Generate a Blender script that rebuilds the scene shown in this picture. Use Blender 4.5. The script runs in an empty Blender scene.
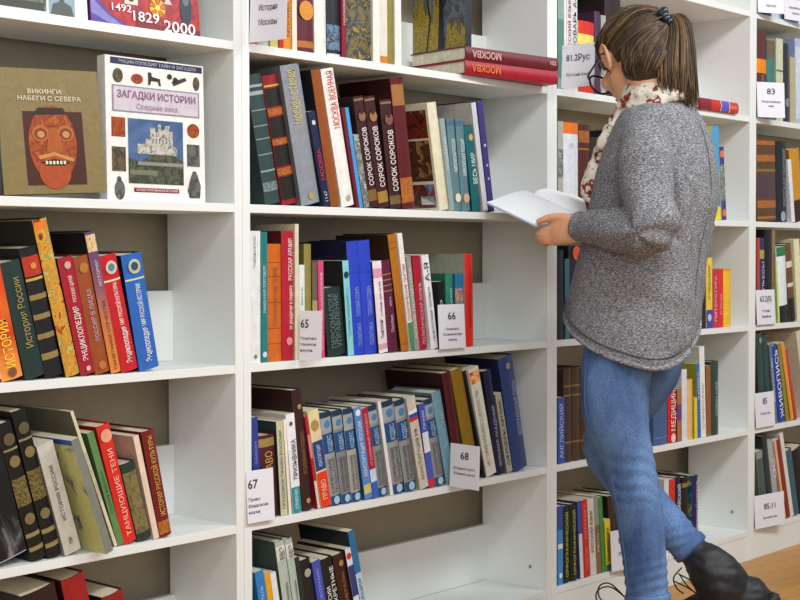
import bpy, bmesh, math, random
from mathutils import Vector, Matrix, noise
random.seed(7)
scene = bpy.context.scene
col = scene.collection

# ---------------------------------------------------------------- camera, world, lights, exposure
cam_data = bpy.data.cameras.new('camera')
cam_data.sensor_width = 36.0
cam_data.lens = 1431.106 / 800 * 36.0
cam_data.clip_end = 50
camera = bpy.data.objects.new('camera', cam_data)
col.objects.link(camera)
CAM = Vector((-1.96985, -2.20685, 0.97104))
YAW, PITCH, ROLL = 0.83806, 0.03031, -0.00263
fwd = Vector((math.sin(YAW) * math.cos(PITCH), math.cos(YAW) * math.cos(PITCH), -math.sin(PITCH)))
rgt0 = Vector((math.cos(YAW), -math.sin(YAW), 0))
up0 = rgt0.cross(fwd)
rgt = rgt0 * math.cos(ROLL) + up0 * math.sin(ROLL)
upv = -rgt0 * math.sin(ROLL) + up0 * math.cos(ROLL)
camera.matrix_world = Matrix(((rgt.x, upv.x, -fwd.x, CAM.x), (rgt.y, upv.y, -fwd.y, CAM.y),
                              (rgt.z, upv.z, -fwd.z, CAM.z), (0, 0, 0, 1)))
scene.camera = camera

world = bpy.data.worlds.new('room_light')
scene.world = world
world.use_nodes = True
world.node_tree.nodes['Background'].inputs[0].default_value = (0.95, 0.98, 1.0, 1)
world.node_tree.nodes['Background'].inputs[1].default_value = 0.38


def area(name, loc, target, sx, sy, power, color):
    d = bpy.data.lights.new(name, 'AREA')
    d.shape = 'RECTANGLE'
    d.size, d.size_y, d.energy, d.color = sx, sy, power, color
    o = bpy.data.objects.new(name, d)
    col.objects.link(o)
    o.location = loc
    o.rotation_euler = (Vector(target) - Vector(loc)).to_track_quat('-Z', 'Y').to_euler()
    return o


area('ceiling_lamp_light', (-0.6, -2.0, 2.85), (-0.5, -0.4, 0.8), 1.6, 0.5, 50, (0.97, 0.985, 1.0))
area('ceiling_lamp_light', (1.7, -2.0, 2.85), (1.7, -0.4, 0.8), 1.6, 0.5, 54, (0.97, 0.985, 1.0))
area('window_light', (-2.6, -3.0, 1.7), (1.2, 0, 1.0), 1.6, 1.6, 47, (0.98, 0.99, 1.0))
vs = scene.view_settings
vs.view_transform = 'Standard'
vs.look = 'None'
vs.exposure = -0.13
vs.gamma = 1.0
vs.use_curve_mapping = False

# ---------------------------------------------------------------- helpers


def lin(h):
    h = h.lstrip('#')
    out = []
    for i in (0, 2, 4):
        c = int(h[i:i + 2], 16) / 255
        out.append(c / 12.92 if c <= 0.04045 else ((c + 0.055) / 1.055) ** 2.4)
    return (*out, 1)


_M = {}


def new_mat(name):
    m = bpy.data.materials.new(name)
    m.use_nodes = True
    nt = m.node_tree
    return m, nt, nt.nodes, nt.links, nt.nodes['Principled BSDF']


def ramp(N, stops, interp='LINEAR'):
    r = N.new('ShaderNodeValToRGB')
    r.color_ramp.interpolation = interp
    el = r.color_ramp.elements
    while len(el) < len(stops):
        el.new(0.5)
    for e, (p, c) in zip(el, stops):
        e.position = p
        e.color = lin(c) if isinstance(c, str) else c
    return r


def noise_node(N, L, scale, detail=3, rough=0.55, stretch=None, coord='Object', dist=0.0):
    tc = N.new('ShaderNodeTexCoord')
    n = N.new('ShaderNodeTexNoise')
    n.inputs['Scale'].default_value = scale
    n.inputs['Detail'].default_value = detail
    n.inputs['Roughness'].default_value = rough
    n.inputs['Distortion'].default_value = dist
    if stretch:
        mp = N.new('ShaderNodeMapping')
        mp.inputs['Scale'].default_value = stretch
        L.new(tc.outputs[coord], mp.inputs['Vector'])
        L.new(mp.outputs[0], n.inputs['Vector'])
    else:
        L.new(tc.outputs[coord], n.inputs['Vector'])
    return n


def plain(hexc, rough=0.45, var=0.10, scale=60, metal=0.0, key=''):
    k = ('p', hexc, rough, var, key)
    if k in _M:
        return _M[k]
    m, nt, N, L, b = new_mat('surface_' + hexc.lstrip('#'))
    c = lin(hexc)
    n = noise_node(N, L, scale, 4)
    r = ramp(N, [(0.3, tuple(max(0, x * (1 - var)) for x in c[:3]) + (1,)),
                 (0.7, tuple(min(1, x * (1 + var)) for x in c[:3]) + (1,))])
    L.new(n.outputs['Fac'], r.inputs['Fac'])
    L.new(r.outputs[0], b.inputs['Base Color'])
    b.inputs['Roughness'].default_value = rough
    b.inputs['Metallic'].default_value = metal
    _M[k] = m
    return m


# printed pictures: blotches of printed ink colours (scale, stretch, colours)
ART = {
    'fire': (9, (1, 1, .55), ['#d8481c', '#e0681c', '#cc3818', '#e88a3a', '#f0a050'], 'grad'),
    'folk': (55, None, ['#4c3c1c', '#a83c18', '#d8a838', '#d08a28', '#9c9448', '#e0c468', '#b05020'], 0),
    'dusk': (8, (1, 1, .6), ['#e0863c', '#c87848', '#8a5468', '#5c4468'], 'grad2'),
    'check': (160, None, ['#2a2018', '#e0b040', '#d8d0c0', '#c88020'], 0),
    'blackscratch': (26, (1, 1, .5), ['#0d0e12', '#101116', '#0e0f13', '#14151a', '#3c3d42', '#77787c'], 0),
    'goldtext': (190, None, ['#12110e', '#8e7a44', '#1c1a14', '#b09858'], 0),
    'meadow': (15, (1, 1, .8), ['#4c5044', '#8c8c80', '#d0d088', '#c8c878', '#dcd89c', '#84887c', '#40443c'], 0),
    'goldgreen': (120, (1, 1, .6), ['#2c3c30', '#6c6440', '#8c7c4c', '#3c4c3c'], 0),
    'goldred': (150, None, ['#6c2018', '#c07828', '#8c3c1c', '#d09838'], 0),
    'bluepic': (70, None, ['#2c4c7c', '#6c8ca8', '#1c2c4c', '#a89878'], 0),
    'oldmasters': (42, None, ['#1c1a14', '#2c3c34', '#8c6c1c', '#40585c', '#181610', '#b08c3c', '#5c6c60'], 0),
    'silvertext': (160, None, ['#2f4444', '#8c9a98', '#3c5050', '#9aa6a4'], 0),
    'greyphoto': (45, None, ['#5c625c', '#8c928c', '#3c403c', '#a8aca8', '#70766e'], 0),
    'greyphoto2': (55, None, ['#6c726c', '#9ca29c', '#4c504c', '#b8bcb8', '#80867e'], 0),
    'church': (38, None, ['#1c1210', '#3c1c16', '#7c2c1c', '#2c1a14', '#a8986c'], 0),
    'church2': (34, None, ['#2c1a14', '#5c3420', '#3c1c16', '#a87848', '#1c1410'], 0),
    'church3': (26, None, ['#4c7cb4', '#5c88bc', '#7c2c1c', '#40281c', '#6c4c30'], 0),
    'greyblue': (40, None, ['#3c4c5c', '#5c6c7c', '#8c98a4'], 0),
    'flame': (60, None, ['#d83818', '#f08020', '#e8d8a0', '#8c2c18'], 0),
    'orangeblue': (70, None, ['#e0801c', '#2a70a0', '#f0a030', '#205890'], 0),
    'tealcover': (30, None, ['#14343c', '#1c5460', '#2c6c78', '#c8a840', '#101820'], 0),
    'autumn': (36, None, ['#4c5460', '#5c6470', '#3c3c40', '#6c7078', '#545c68', '#7c8088'], 0),
    'yellowleaves': (90, None, ['#4c4418', '#a08418', '#6c6424', '#b89a24', '#3c3c2c', '#8c7018'], 0),
    'ochrecloth': (30, None, ['#7c6a3c', '#86744a', '#806e42', '#8c7a50'], 0),
    'mask': (40, (1, 1, .7), ['#5c200c', '#8c3c14', '#a84c18', '#7c2c10', '#b8601c', '#4c180a'], 0),
    'sky': (12, None, ['#34507c', '#44608c', '#587498', '#3c5880'], 0),
    'castle': (70, None, ['#b8b4a4', '#8c8878', '#d0ccc0', '#6c6c60', '#a8a494'], 0),
    'hill': (50, None, ['#3c4430', '#5c6048', '#2c3024', '#6c6c58'], 0),
    'artefact': (60, None, ['#3c3428', '#6c5c40', '#2c2820', '#8c7450'], 0),
    'stone': (60, None, ['#4c4c48', '#6c6c66', '#383834', '#80807a'], 0),
    'redblue': (14, (1, 1, 1), ['#5c1020', '#b01c20', '#8c1428', '#c02820', '#7c1c30', '#a8181c'], 0),
    'photogreen': (35, None, ['#3c4438', '#5c6454', '#7c8478', '#2c3028', '#8c948c'], 0),
}


def art(key):
    k = ('a', key)
    if k in _M:
        return _M[k]
    scale, stretch, cols, grad = ART[key]
    m, nt, N, L, b = new_mat('print_' + key)
    n = noise_node(N, L, scale, 5, 0.62, stretch, dist=0.6)
    k2 = len(cols)
    r = ramp(N, [(0.30 + 0.40 * i / max(1, k2 - 1), c) for i, c in enumerate(cols)])
    if grad:
        tc = N.new('ShaderNodeTexCoord')
        sx = N.new('ShaderNodeSeparateXYZ')
        L.new(tc.outputs['Object'], sx.inputs[0])
        mr = N.new('ShaderNodeMapRange')
        lo, hi = (0.0, 0.22) if grad == 'grad' else (0.0, 0.26)
        mr.inputs[1].default_value, mr.inputs[2].default_value = lo, hi
        mr.inputs[3].default_value, mr.inputs[4].default_value = (0.68, 0.2) if grad == 'grad' else (0.25, 0.72)
        L.new(sx.outputs['Z'], mr.inputs[0])
        ad = N.new('ShaderNodeMath')
        ad.operation = 'MULTIPLY_ADD'
        L.new(n.outputs['Fac'], ad.inputs[0])
        ad.inputs[1].default_value = 0.25
        sb = N.new('ShaderNodeMath')
        sb.operation = 'SUBTRACT'
        L.new(mr.outputs[0], sb.inputs[0])
        sb.inputs[1].default_value = 0.125
        L.new(sb.outputs[0], ad.inputs[2])
        L.new(ad.outputs[0], r.inputs['Fac'])
    else:
        L.new(n.outputs['Fac'], r.inputs['Fac'])
    L.new(r.outputs[0], b.inputs['Base Color'])
    b.inputs['Roughness'].default_value = 0.4
    _M[k] = m
    return m


def C(c, **kw):
    return art(c[4:]) if c.startswith('art:') else plain(c, **kw)


def paper_mat():
    if 'paper' in _M:
        return _M['paper']
    m, nt, N, L, b = new_mat('page_edges')
    n = noise_node(N, L, 30, 3, 0.6, (40, 1, 1))
    r = ramp(N, [(0.3, '#b8ae94'), (0.7, '#ded6c0')])
    L.new(n.outputs['Fac'], r.inputs['Fac'])
    L.new(r.outputs[0], b.inputs['Base Color'])
    b.inputs['Roughness'].default_value = 0.8
    _M['paper'] = m
    return m


def link(o, parent=None):
    col.objects.link(o)
    if parent is not None:
        o.parent = parent
    return o


def tag(o, label=None, cat=None, group=None, kind=None):
    if label:
        o['label'] = label
    if cat:
        o['category'] = cat
    if group:
        o['group'] = group
    if kind:
        o['kind'] = kind
    return o


def empty(name, loc=(0, 0, 0), rot=(0, 0, 0)):
    o = bpy.data.objects.new(name, None)
    o.empty_display_size = 0.05
    col.objects.link(o)
    o.location = loc
    o.rotation_euler = rot
    return o


def mesh_obj(name, bm, mats, parent=None, smooth=False):
    bmesh.ops.recalc_face_normals(bm, faces=bm.faces[:])
    me = bpy.data.meshes.new(name)
    bm.to_mesh(me)
    bm.free()
    for m in (mats if isinstance(mats, (list, tuple)) else [mats]):
        me.materials.append(m)
    if smooth:
        for p in me.polygons:
            p.use_smooth = True
    o = bpy.data.objects.new(name, me)
    return link(o, parent)


def add_box(bm, x0, x1, y0, y1, z0, z1, mi=0, bevel=0.0):
    vs_ = [bm.verts.new(p) for p in ((x0, y0, z0), (x1, y0, z0), (x1, y1, z0), (x0, y1, z0),
                                     (x0, y0, z1), (x1, y0, z1), (x1, y1, z1), (x0, y1, z1))]
    fs = []
    for q in ((0, 3, 2, 1), (4, 5, 6, 7), (0, 1, 5, 4), (1, 2, 6, 5), (2, 3, 7, 6), (3, 0, 4, 7)):
        f = bm.faces.new([vs_[i] for i in q])
        f.material_index = mi
        fs.append(f)
    if bevel:
        es = list({e for f in fs for e in f.edges})
        bmesh.ops.bevel(bm, geom=es, offset=bevel, segments=2, affect='EDGES', profile=0.6)


def add_prism_y(bm, pts, y0, y1, mi=0):
    """polygon in x-z extruded along y"""
    a = [bm.verts.new((x, y0, z)) for x, z in pts]
    b = [bm.verts.new((x, y1, z)) for x, z in pts]
    n = len(pts)
    bm.faces.new(a).material_index = mi
    bm.faces.new(b[::-1]).material_index = mi
    for i in range(n):
        bm.faces.new((a[i], b[i], b[(i + 1) % n], a[(i + 1) % n])).material_index = mi


def disc_pts(cx, cz, rx, rz, n=20):
    return [(cx + rx * math.cos(2 * math.pi * i / n), cz + rz * math.sin(2 * math.pi * i / n)) for i in range(n)]


def spline(pts, per=6):
    """Catmull-Rom through tuples of any length"""
    P = [tuple(p) for p in pts]
    P = [tuple(2 * a - b for a, b in zip(P[0], P[1]))] + P + [tuple(2 * a - b for a, b in zip(P[-1], P[-2]))]
    out = []
    for i in range(1, len(P) - 2):
        for k in range(per):
            t = k / per
            out.append(tuple(0.5 * ((2 * b) + (-a + c) * t + (2 * a - 5 * b + 4 * c - d) * t * t + (-a + 3 * b - 3 * c + d) * t ** 3)
                             for a, b, c, d in zip(P[i - 1], P[i], P[i + 1], P[i + 2])))
    out.append(P[-2])
    return out


def add_loft(bm, pts, seg=16, per=6, side=None, smooth_caps=True, mi=0):
    """pts: (x,y,z,rx,ry). side: reference direction of rx; parallel transported otherwise"""
    S = spline(pts, per) if per > 0 else pts
    C_ = [Vector(s[:3]) for s in S]
    rings = []
    ref = Vector(side) if side is not None else None
    n = len(C_)
    tan0 = (C_[1] - C_[0]).normalized()
    u = ref if ref is not None else (Vector((0, 0, 1)) if abs(tan0.z) < 0.9 else Vector((1, 0, 0)))
    for i in range(n):
        t = (C_[min(i + 1, n - 1)] - C_[max(i - 1, 0)]).normalized()
        uu = ref if ref is not None else u
        x = (uu - t * uu.dot(t)).normalized()
        y = t.cross(x)
        u = x
        rx, ry = max(1e-4, S[i][3]), max(1e-4, S[i][4])
        rings.append([bm.verts.new(C_[i] + x * rx * math.cos(2 * math.pi * k / seg) + y * ry * math.sin(2 * math.pi * k / seg)) for k in range(seg)])
    for a, b in zip(rings, rings[1:]):
        for k in range(seg):
            bm.faces.new((a[k], a[(k + 1) % seg], b[(k + 1) % seg], b[k])).material_index = mi
    for ring, i in ((rings[0], 0), (rings[-1], -1)):
        cv = C_[i]
        if smooth_caps:
            t = (C_[1] - C_[0]).normalized() if i == 0 else (C_[-2] - C_[-1]).normalized()
            cv = cv - t * 0.5 * min(S[i][3], S[i][4])
        c = bm.verts.new(cv)
        for k in range(seg):
            bm.faces.new((ring[k], ring[(k + 1) % seg], c)).material_index = mi
    return rings


def add_ellipsoid(bm, c, r, M=None, seg=20, rings=12, mi=0):
    c = Vector(c)
    rows = []
    for i in range(1, rings):
        th = math.pi * i / rings
        row = []
        for k in range(seg):
            ph = 2 * math.pi * k / seg
            v = Vector((r[0] * math.sin(th) * math.cos(ph), r[1] * math.sin(th) * math.sin(ph), r[2] * math.cos(th)))
            if M is not None:
                v = M @ v
            row.append(bm.verts.new(c + v))
        rows.append(row)
    top = Vector((0, 0, r[2]))
    if M is not None:
        top = M @ top
    a, b = bm.verts.new(c + top), bm.verts.new(c - top)
    for k in range(seg):
        bm.faces.new((a, rows[0][k], rows[0][(k + 1) % seg])).material_index = mi
        bm.faces.new((b, rows[-1][(k + 1) % seg], rows[-1][k])).material_index = mi
    for p, q in zip(rows, rows[1:]):
        for k in range(seg):
            bm.faces.new((p[k], q[k], q[(k + 1) % seg], p[(k + 1) % seg])).material_index = mi


def remeshed(name, bm, mat, voxel, smooth=4, parent=None, warp=None):
    """weld overlapping closed pieces into one continuous surface"""
    bmesh.ops.recalc_face_normals(bm, faces=bm.faces[:])
    me = bpy.data.meshes.new(name)
    bm.to_mesh(me)
    bm.free()
    o = bpy.data.objects.new(name, me)
    col.objects.link(o)
    r = o.modifiers.new('weld', 'REMESH')
    r.mode = 'VOXEL'
    r.voxel_size = voxel
    r.use_smooth_shade = True
    if smooth:
        s = o.modifiers.new('smooth', 'SMOOTH')
        s.iterations = smooth
        s.factor = 0.5
    dg = bpy.context.evaluated_depsgraph_get()
    dg.update()
    out = bpy.data.meshes.new_from_object(o.evaluated_get(dg), depsgraph=dg)
    o.modifiers.clear()
    o.data = out
    out.name = name
    out.materials.clear()
    out.materials.append(mat)
    if warp:
        nrm = [v.normal.copy() for v in out.vertices]
        for v, n in zip(out.vertices, nrm):
            v.co = v.co + warp(v.co, n)
    for p in out.polygons:
        p.use_smooth = True
    if parent is not None:
        o.parent = parent
    return o


_TXT = []


def text(parent, s, color, fit_w, cap, place, name='lettering', bold=0.0, align='CENTER', max_stretch=1.6):
    """queue lettering; place(u, v) maps text plane (u along the line, v up) to the parent's local space; fit_w = available length"""
    _TXT.append((parent, s, color, fit_w, cap, place, name, bold, align, max_stretch))


def build_texts():
    tmp = []
    for t in _TXT:
        cu = bpy.data.curves.new('t', 'FONT')
        cu.body = t[1]
        cu.size = 1.0
        cu.resolution_u = 2
        cu.offset = t[7]
        cu.align_x = 'LEFT'
        o = bpy.data.objects.new('t', cu)
        col.objects.link(o)
        tmp.append(o)
    dg = bpy.context.evaluated_depsgraph_get()
    dg.update()
    for o, (parent, s, color, fit_w, cap, place, name, bold, align, ms) in zip(tmp, _TXT):
        me = bpy.data.meshes.new_from_object(o.evaluated_get(dg), depsgraph=dg)
        me.name = name
        if not len(me.vertices):
            continue
        x0 = min(v.co.x for v in me.vertices)
        x1 = max(v.co.x for v in me.vertices)
        k = cap / 0.71
        w = (x1 - x0) * k
        kx = k
        if fit_w:
            kx = k * max(min(fit_w / w, ms), 0.3) if w < fit_w else k * fit_w / w
        W_ = (x1 - x0) * kx
        off = {'CENTER': -W_ / 2, 'LEFT': 0, 'RIGHT': -W_}[align]
        for v in me.vertices:
            v.co = place((v.co.x - x0) * kx + off, v.co.y * k)
        me.materials.clear()
        me.materials.append(plain(color, 0.5, 0.03))
        for p in me.polygons:
            p.material_index = 0
        ob = bpy.data.objects.new(name, me)
        link(ob, parent)
    for o in tmp:
        cu = o.data
        bpy.data.objects.remove(o)
        bpy.data.curves.remove(cu)


# ---------------------------------------------------------------- the room
m_white = plain('#e8ebe8', 0.38, 0.015, 8)
m_wall = plain('#a89f8a', 0.85, 0.05, 14)


def wood_floor():
    m, nt, N, L, b = new_mat('wood_parquet')
    tc = N.new('ShaderNodeTexCoord')
    mp = N.new('ShaderNodeMapping')
    mp.inputs['Rotation'].default_value = (0, 0, math.radians(8))
    L.new(tc.outputs['Object'], mp.inputs[0])
    br = N.new('ShaderNodeTexBrick')
    br.inputs['Scale'].default_value = 1.0
    br.inputs['Brick Width'].default_value = 0.42
    br.inputs['Row Height'].default_value = 0.075
    br.inputs['Mortar Size'].default_value = 0.0012
    br.inputs['Color1'].default_value = lin('#b98a40')
    br.inputs['Color2'].default_value = lin('#cb9e52')
    br.inputs['Mortar'].default_value = lin('#8c6430')
    L.new(mp.outputs[0], br.inputs['Vector'])
    n = noise_node(N, L, 14, 6, 0.6, (1, 8, 1))
    r = ramp(N, [(0.3, '#d8b070'), (0.7, '#ffe8b8')])
    L.new(n.outputs['Fac'], r.inputs['Fac'])
    mx = N.new('ShaderNodeMix')
    mx.data_type = 'RGBA'
    mx.blend_type = 'MULTIPLY'
    mx.inputs[0].default_value = 0.6
    L.new(br.outputs['Color'], mx.inputs[6])
    L.new(r.outputs[0], mx.inputs[7])
    L.new(mx.outputs[2], b.inputs['Base Color'])
    b.inputs['Roughness'].default_value = 0.4
    return m


bm = bmesh.new()
add_box(bm, -3.2, 4.6, -4.2, 0.36, -0.06, 0.0)
tag(mesh_obj('floor', bm, wood_floor()), kind='structure')
bm = bmesh.new()
add_box(bm, -3.2, 4.6, 0.262, 0.36, 0.0, 2.95)
tag(mesh_obj('wall_back', bm, m_wall), kind='structure')

W, TP, TH, DEP = 1.07733, 0.0209, 0.0174, 0.2165
ZS = {'E': .0957, 'D': .4198, 'C': .7498, 'B': 1.0798, 'A': 1.4098, 'T': 1.7405}


def bookcase(i, label):
    x0, x1 = (i - 2) * W + 0.0004, (i - 1) * W - 0.0004
    root = tag(empty('bookcase', ((x0 + x1) / 2, DEP / 2, 0)), label, 'bookcase', 'white bookcases along the wall')
    cx, cy = (x0 + x1) / 2, DEP / 2

    def part(name, a):
        b = bmesh.new()
        add_box(b, a[0] - cx, a[1] - cx, a[2] - cy, a[3] - cy, a[4], a[5], 0, 0.0009)
        return mesh_obj(name, b, m_white, root)
    part('side_panel', (x0, x0 + TP, 0, DEP, 0, 2.10))
    part('side_panel', (x1 - TP, x1, 0, DEP, 0, 2.10))
    for k, z in ZS.items():
        part('shelf', (x0 + TP, x1 - TP, 0.0006, DEP - 0.017, z - TH, z))
        part('back_rail', (x0 + TP, x1 - TP, DEP - 0.0165, DEP - 0.001, z + (0.0 if k != 'E' else 0), z + 0.15))
    part('top_panel', (x0 + TP, x1 - TP, 0.0006, DEP - 0.001, 2.08, 2.0975))
    part('plinth', (x0 + TP, x1 - TP, 0.002, 0.018, 0, ZS['E'] - TH - 0.0005))
    b = bmesh.new()
    add_ellipsoid(b, (x1 - TP - 0.0012 - cx, 0.055 - cy, ZS['E'] + 0.055), (0.0022, 0.005, 0.005), seg=10, rings=6)
    mesh_obj('screw_cap', b, plain('#8c8c88', 0.4), root)
    return root


bookcase(1, 'white bookcase at the left with face-out books on its shelves')
bookcase(2, 'white bookcase left of the reader holding shelf cards 65 to 68')
bookcase(3, 'white bookcase directly behind the reader with card 81.2')
bookcase(4, 'white bookcase at the right edge holding cards 83 and 85')

# ---------------------------------------------------------------- books
m_paper = paper_mat()


def cover_bm(t, h, d, kind):
    """U-shaped cover: two boards and a spine (rounded for hardbacks); front of spine at y=0"""
    bm = bmesh.new()
    bt = min(0.0026, t * 0.16) if kind == 'H' else min(0.0007, t * 0.12)
    bul = min(0.005, 0.13 * t) if kind == 'H' else 0.0
    n = 8 if kind == 'H' else 1
    outer = [(0, d)] + [(t * k / n, bul * (1 - math.sin(math.pi * k / n)) ** 1.0) for k in range(n + 1)] + [(t, d)]
    inner = [(bt, d)] + [(bt + (t - 2 * bt) * k / n, bul * (1 - math.sin(math.pi * k / n)) + bt) for k in range(n + 1)] + [(t - bt, d)]
    V = {}
    for zi, z in ((0, 0.0), (1, h)):
        for nm, ring in (('o', outer), ('i', inner)):
            V[nm, zi] = [bm.verts.new((x, y, z)) for x, y in ring]
    m = len(outer)
    for k in range(m - 1):
        fo = bm.faces.new((V['o', 0][k], V['o', 0][k + 1], V['o', 1][k + 1], V['o', 1][k]))
        bm.faces.new((V['i', 0][k + 1], V['i', 0][k], V['i', 1][k], V['i', 1][k + 1])).material_index = 1
        bm.faces.new((V['o', 1][k], V['o', 1][k + 1], V['i', 1][k + 1], V['i', 1][k])).material_index = 1
        bm.faces.new((V['o', 0][k + 1], V['o', 0][k], V['i', 0][k], V['i', 0][k + 1])).material_index = 1
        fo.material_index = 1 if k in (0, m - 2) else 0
    for k in (0, m - 1):
        bm.faces.new((V['o', 0][k], V['o', 1][k], V['i', 1][k], V['i', 0][k])).material_index = 1
    return bm, bt, bul


def spine_strip(bm, t, bul, z0, z1, x0=0.0, x1=1.0, lift=0.0005):
    n = 6
    fr, bk = [], []
    for k in range(n + 1):
        x = t * (x0 + (x1 - x0) * k / n)
        y = bul * (1 - math.sin(math.pi * x / t)) - lift
        fr.append((x, y))
    for k in range(n):
        a = [bm.verts.new((fr[j][0], fr[j][1], z)) for j, z in ((k, z0), (k + 1, z0), (k + 1, z1), (k, z1))]
        bm.faces.new(a)


def book(X, z, t, lean, h, inset, d, kind, spine, cover, extras, label, group):
    if spine == 'art:meadow':
        spine, cover = cover, spine
    root = empty('book', (X, inset, z + 0.0004), (0, -math.radians(lean), 0))
    tag(root, label, 'book', group)
    bm, bt, bul = cover_bm(t, h, d, kind)
    rough = 0.42 if kind == 'H' else 0.34
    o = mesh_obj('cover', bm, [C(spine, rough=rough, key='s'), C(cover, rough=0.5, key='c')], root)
    b = bmesh.new()
    ov = 0.003 if kind == 'H' else 0.0004
    add_box(b, bt + 0.0002, t - bt - 0.0002, bul + bt + 0.0015, d - ov, ov, h - ov)
    mesh_obj('page_block', b, m_paper, root)
    for e in extras:
        if e[0] == 'b':
            b = bmesh.new()
            spine_strip(b, t, bul, e[1] * h, e[2] * h, 0.02, 0.98)
            mesh_obj('spine_band', b, C(e[3]), root)
        elif e[0] == 'e':
            b = bmesh.new()
            r = min(e[2] * t * 1.25, t * 0.44, e[1] * h * 0.9, (1 - e[1]) * h * 0.95)
            yy = -0.0011 if e[3].startswith('art') or r > 0.2 * t else -0.0017
            b.faces.new([b.verts.new((x, yy, zz)) for x, zz in disc_pts(t / 2, e[1] * h, r, r)])
            mesh_obj('emblem', b, C(e[3]), root)
        elif e[0] == 'lc':
            b = bmesh.new()
            b.faces.new([b.verts.new((-0.0005, y_, z_)) for y_, z_ in ((e[1] * d, e[3] * h), (e[2] * d, e[3] * h), (e[2] * d, e[4] * h), (e[1] * d, e[4] * h))])
            mesh_obj('cover_picture', b, C(e[5]), root)
        elif e[0] == 't':
            s, f0, f1, colr, cf, xc = e[1:7]
            cap = cf * t * 0.86
            zc = (f0 + f1) / 2 * h
            x_ = xc * t
            yb = -0.0014

            def place(u, v, x_=x_, zc=zc, cap=cap, yb=yb):
                return Vector((x_ - (v - cap / 2), yb, zc + u))
            text(root, s, colr, (f1 - f0) * h, cap, place, 'spine_lettering', 0.006)
    return root


ROW = {'1C': 'in left bookcase middle row', '1D': 'in left bookcase lower row', '1E': 'at left bookcase foot',
       '2A': 'in middle bookcase top row', '2B': 'in middle bookcase second row', '2C': 'in middle bookcase third row',
       '2D': 'in middle bookcase fourth row', '2E': 'in middle bookcase bottom row',
       '3A': 'in right bookcase top row', '3B': 'in right bookcase second row', '3C': 'in right bookcase third row',
       '3D': 'in right bookcase fourth row', '3E': 'in right bookcase bottom row',
       '4T': 'in edge bookcase', '4A': 'in edge bookcase top row', '4B': 'in edge bookcase second row',
       '4C': 'in edge bookcase third row', '4D': 'in edge bookcase fourth row', '4E': 'in edge bookcase bottom row'}

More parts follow.
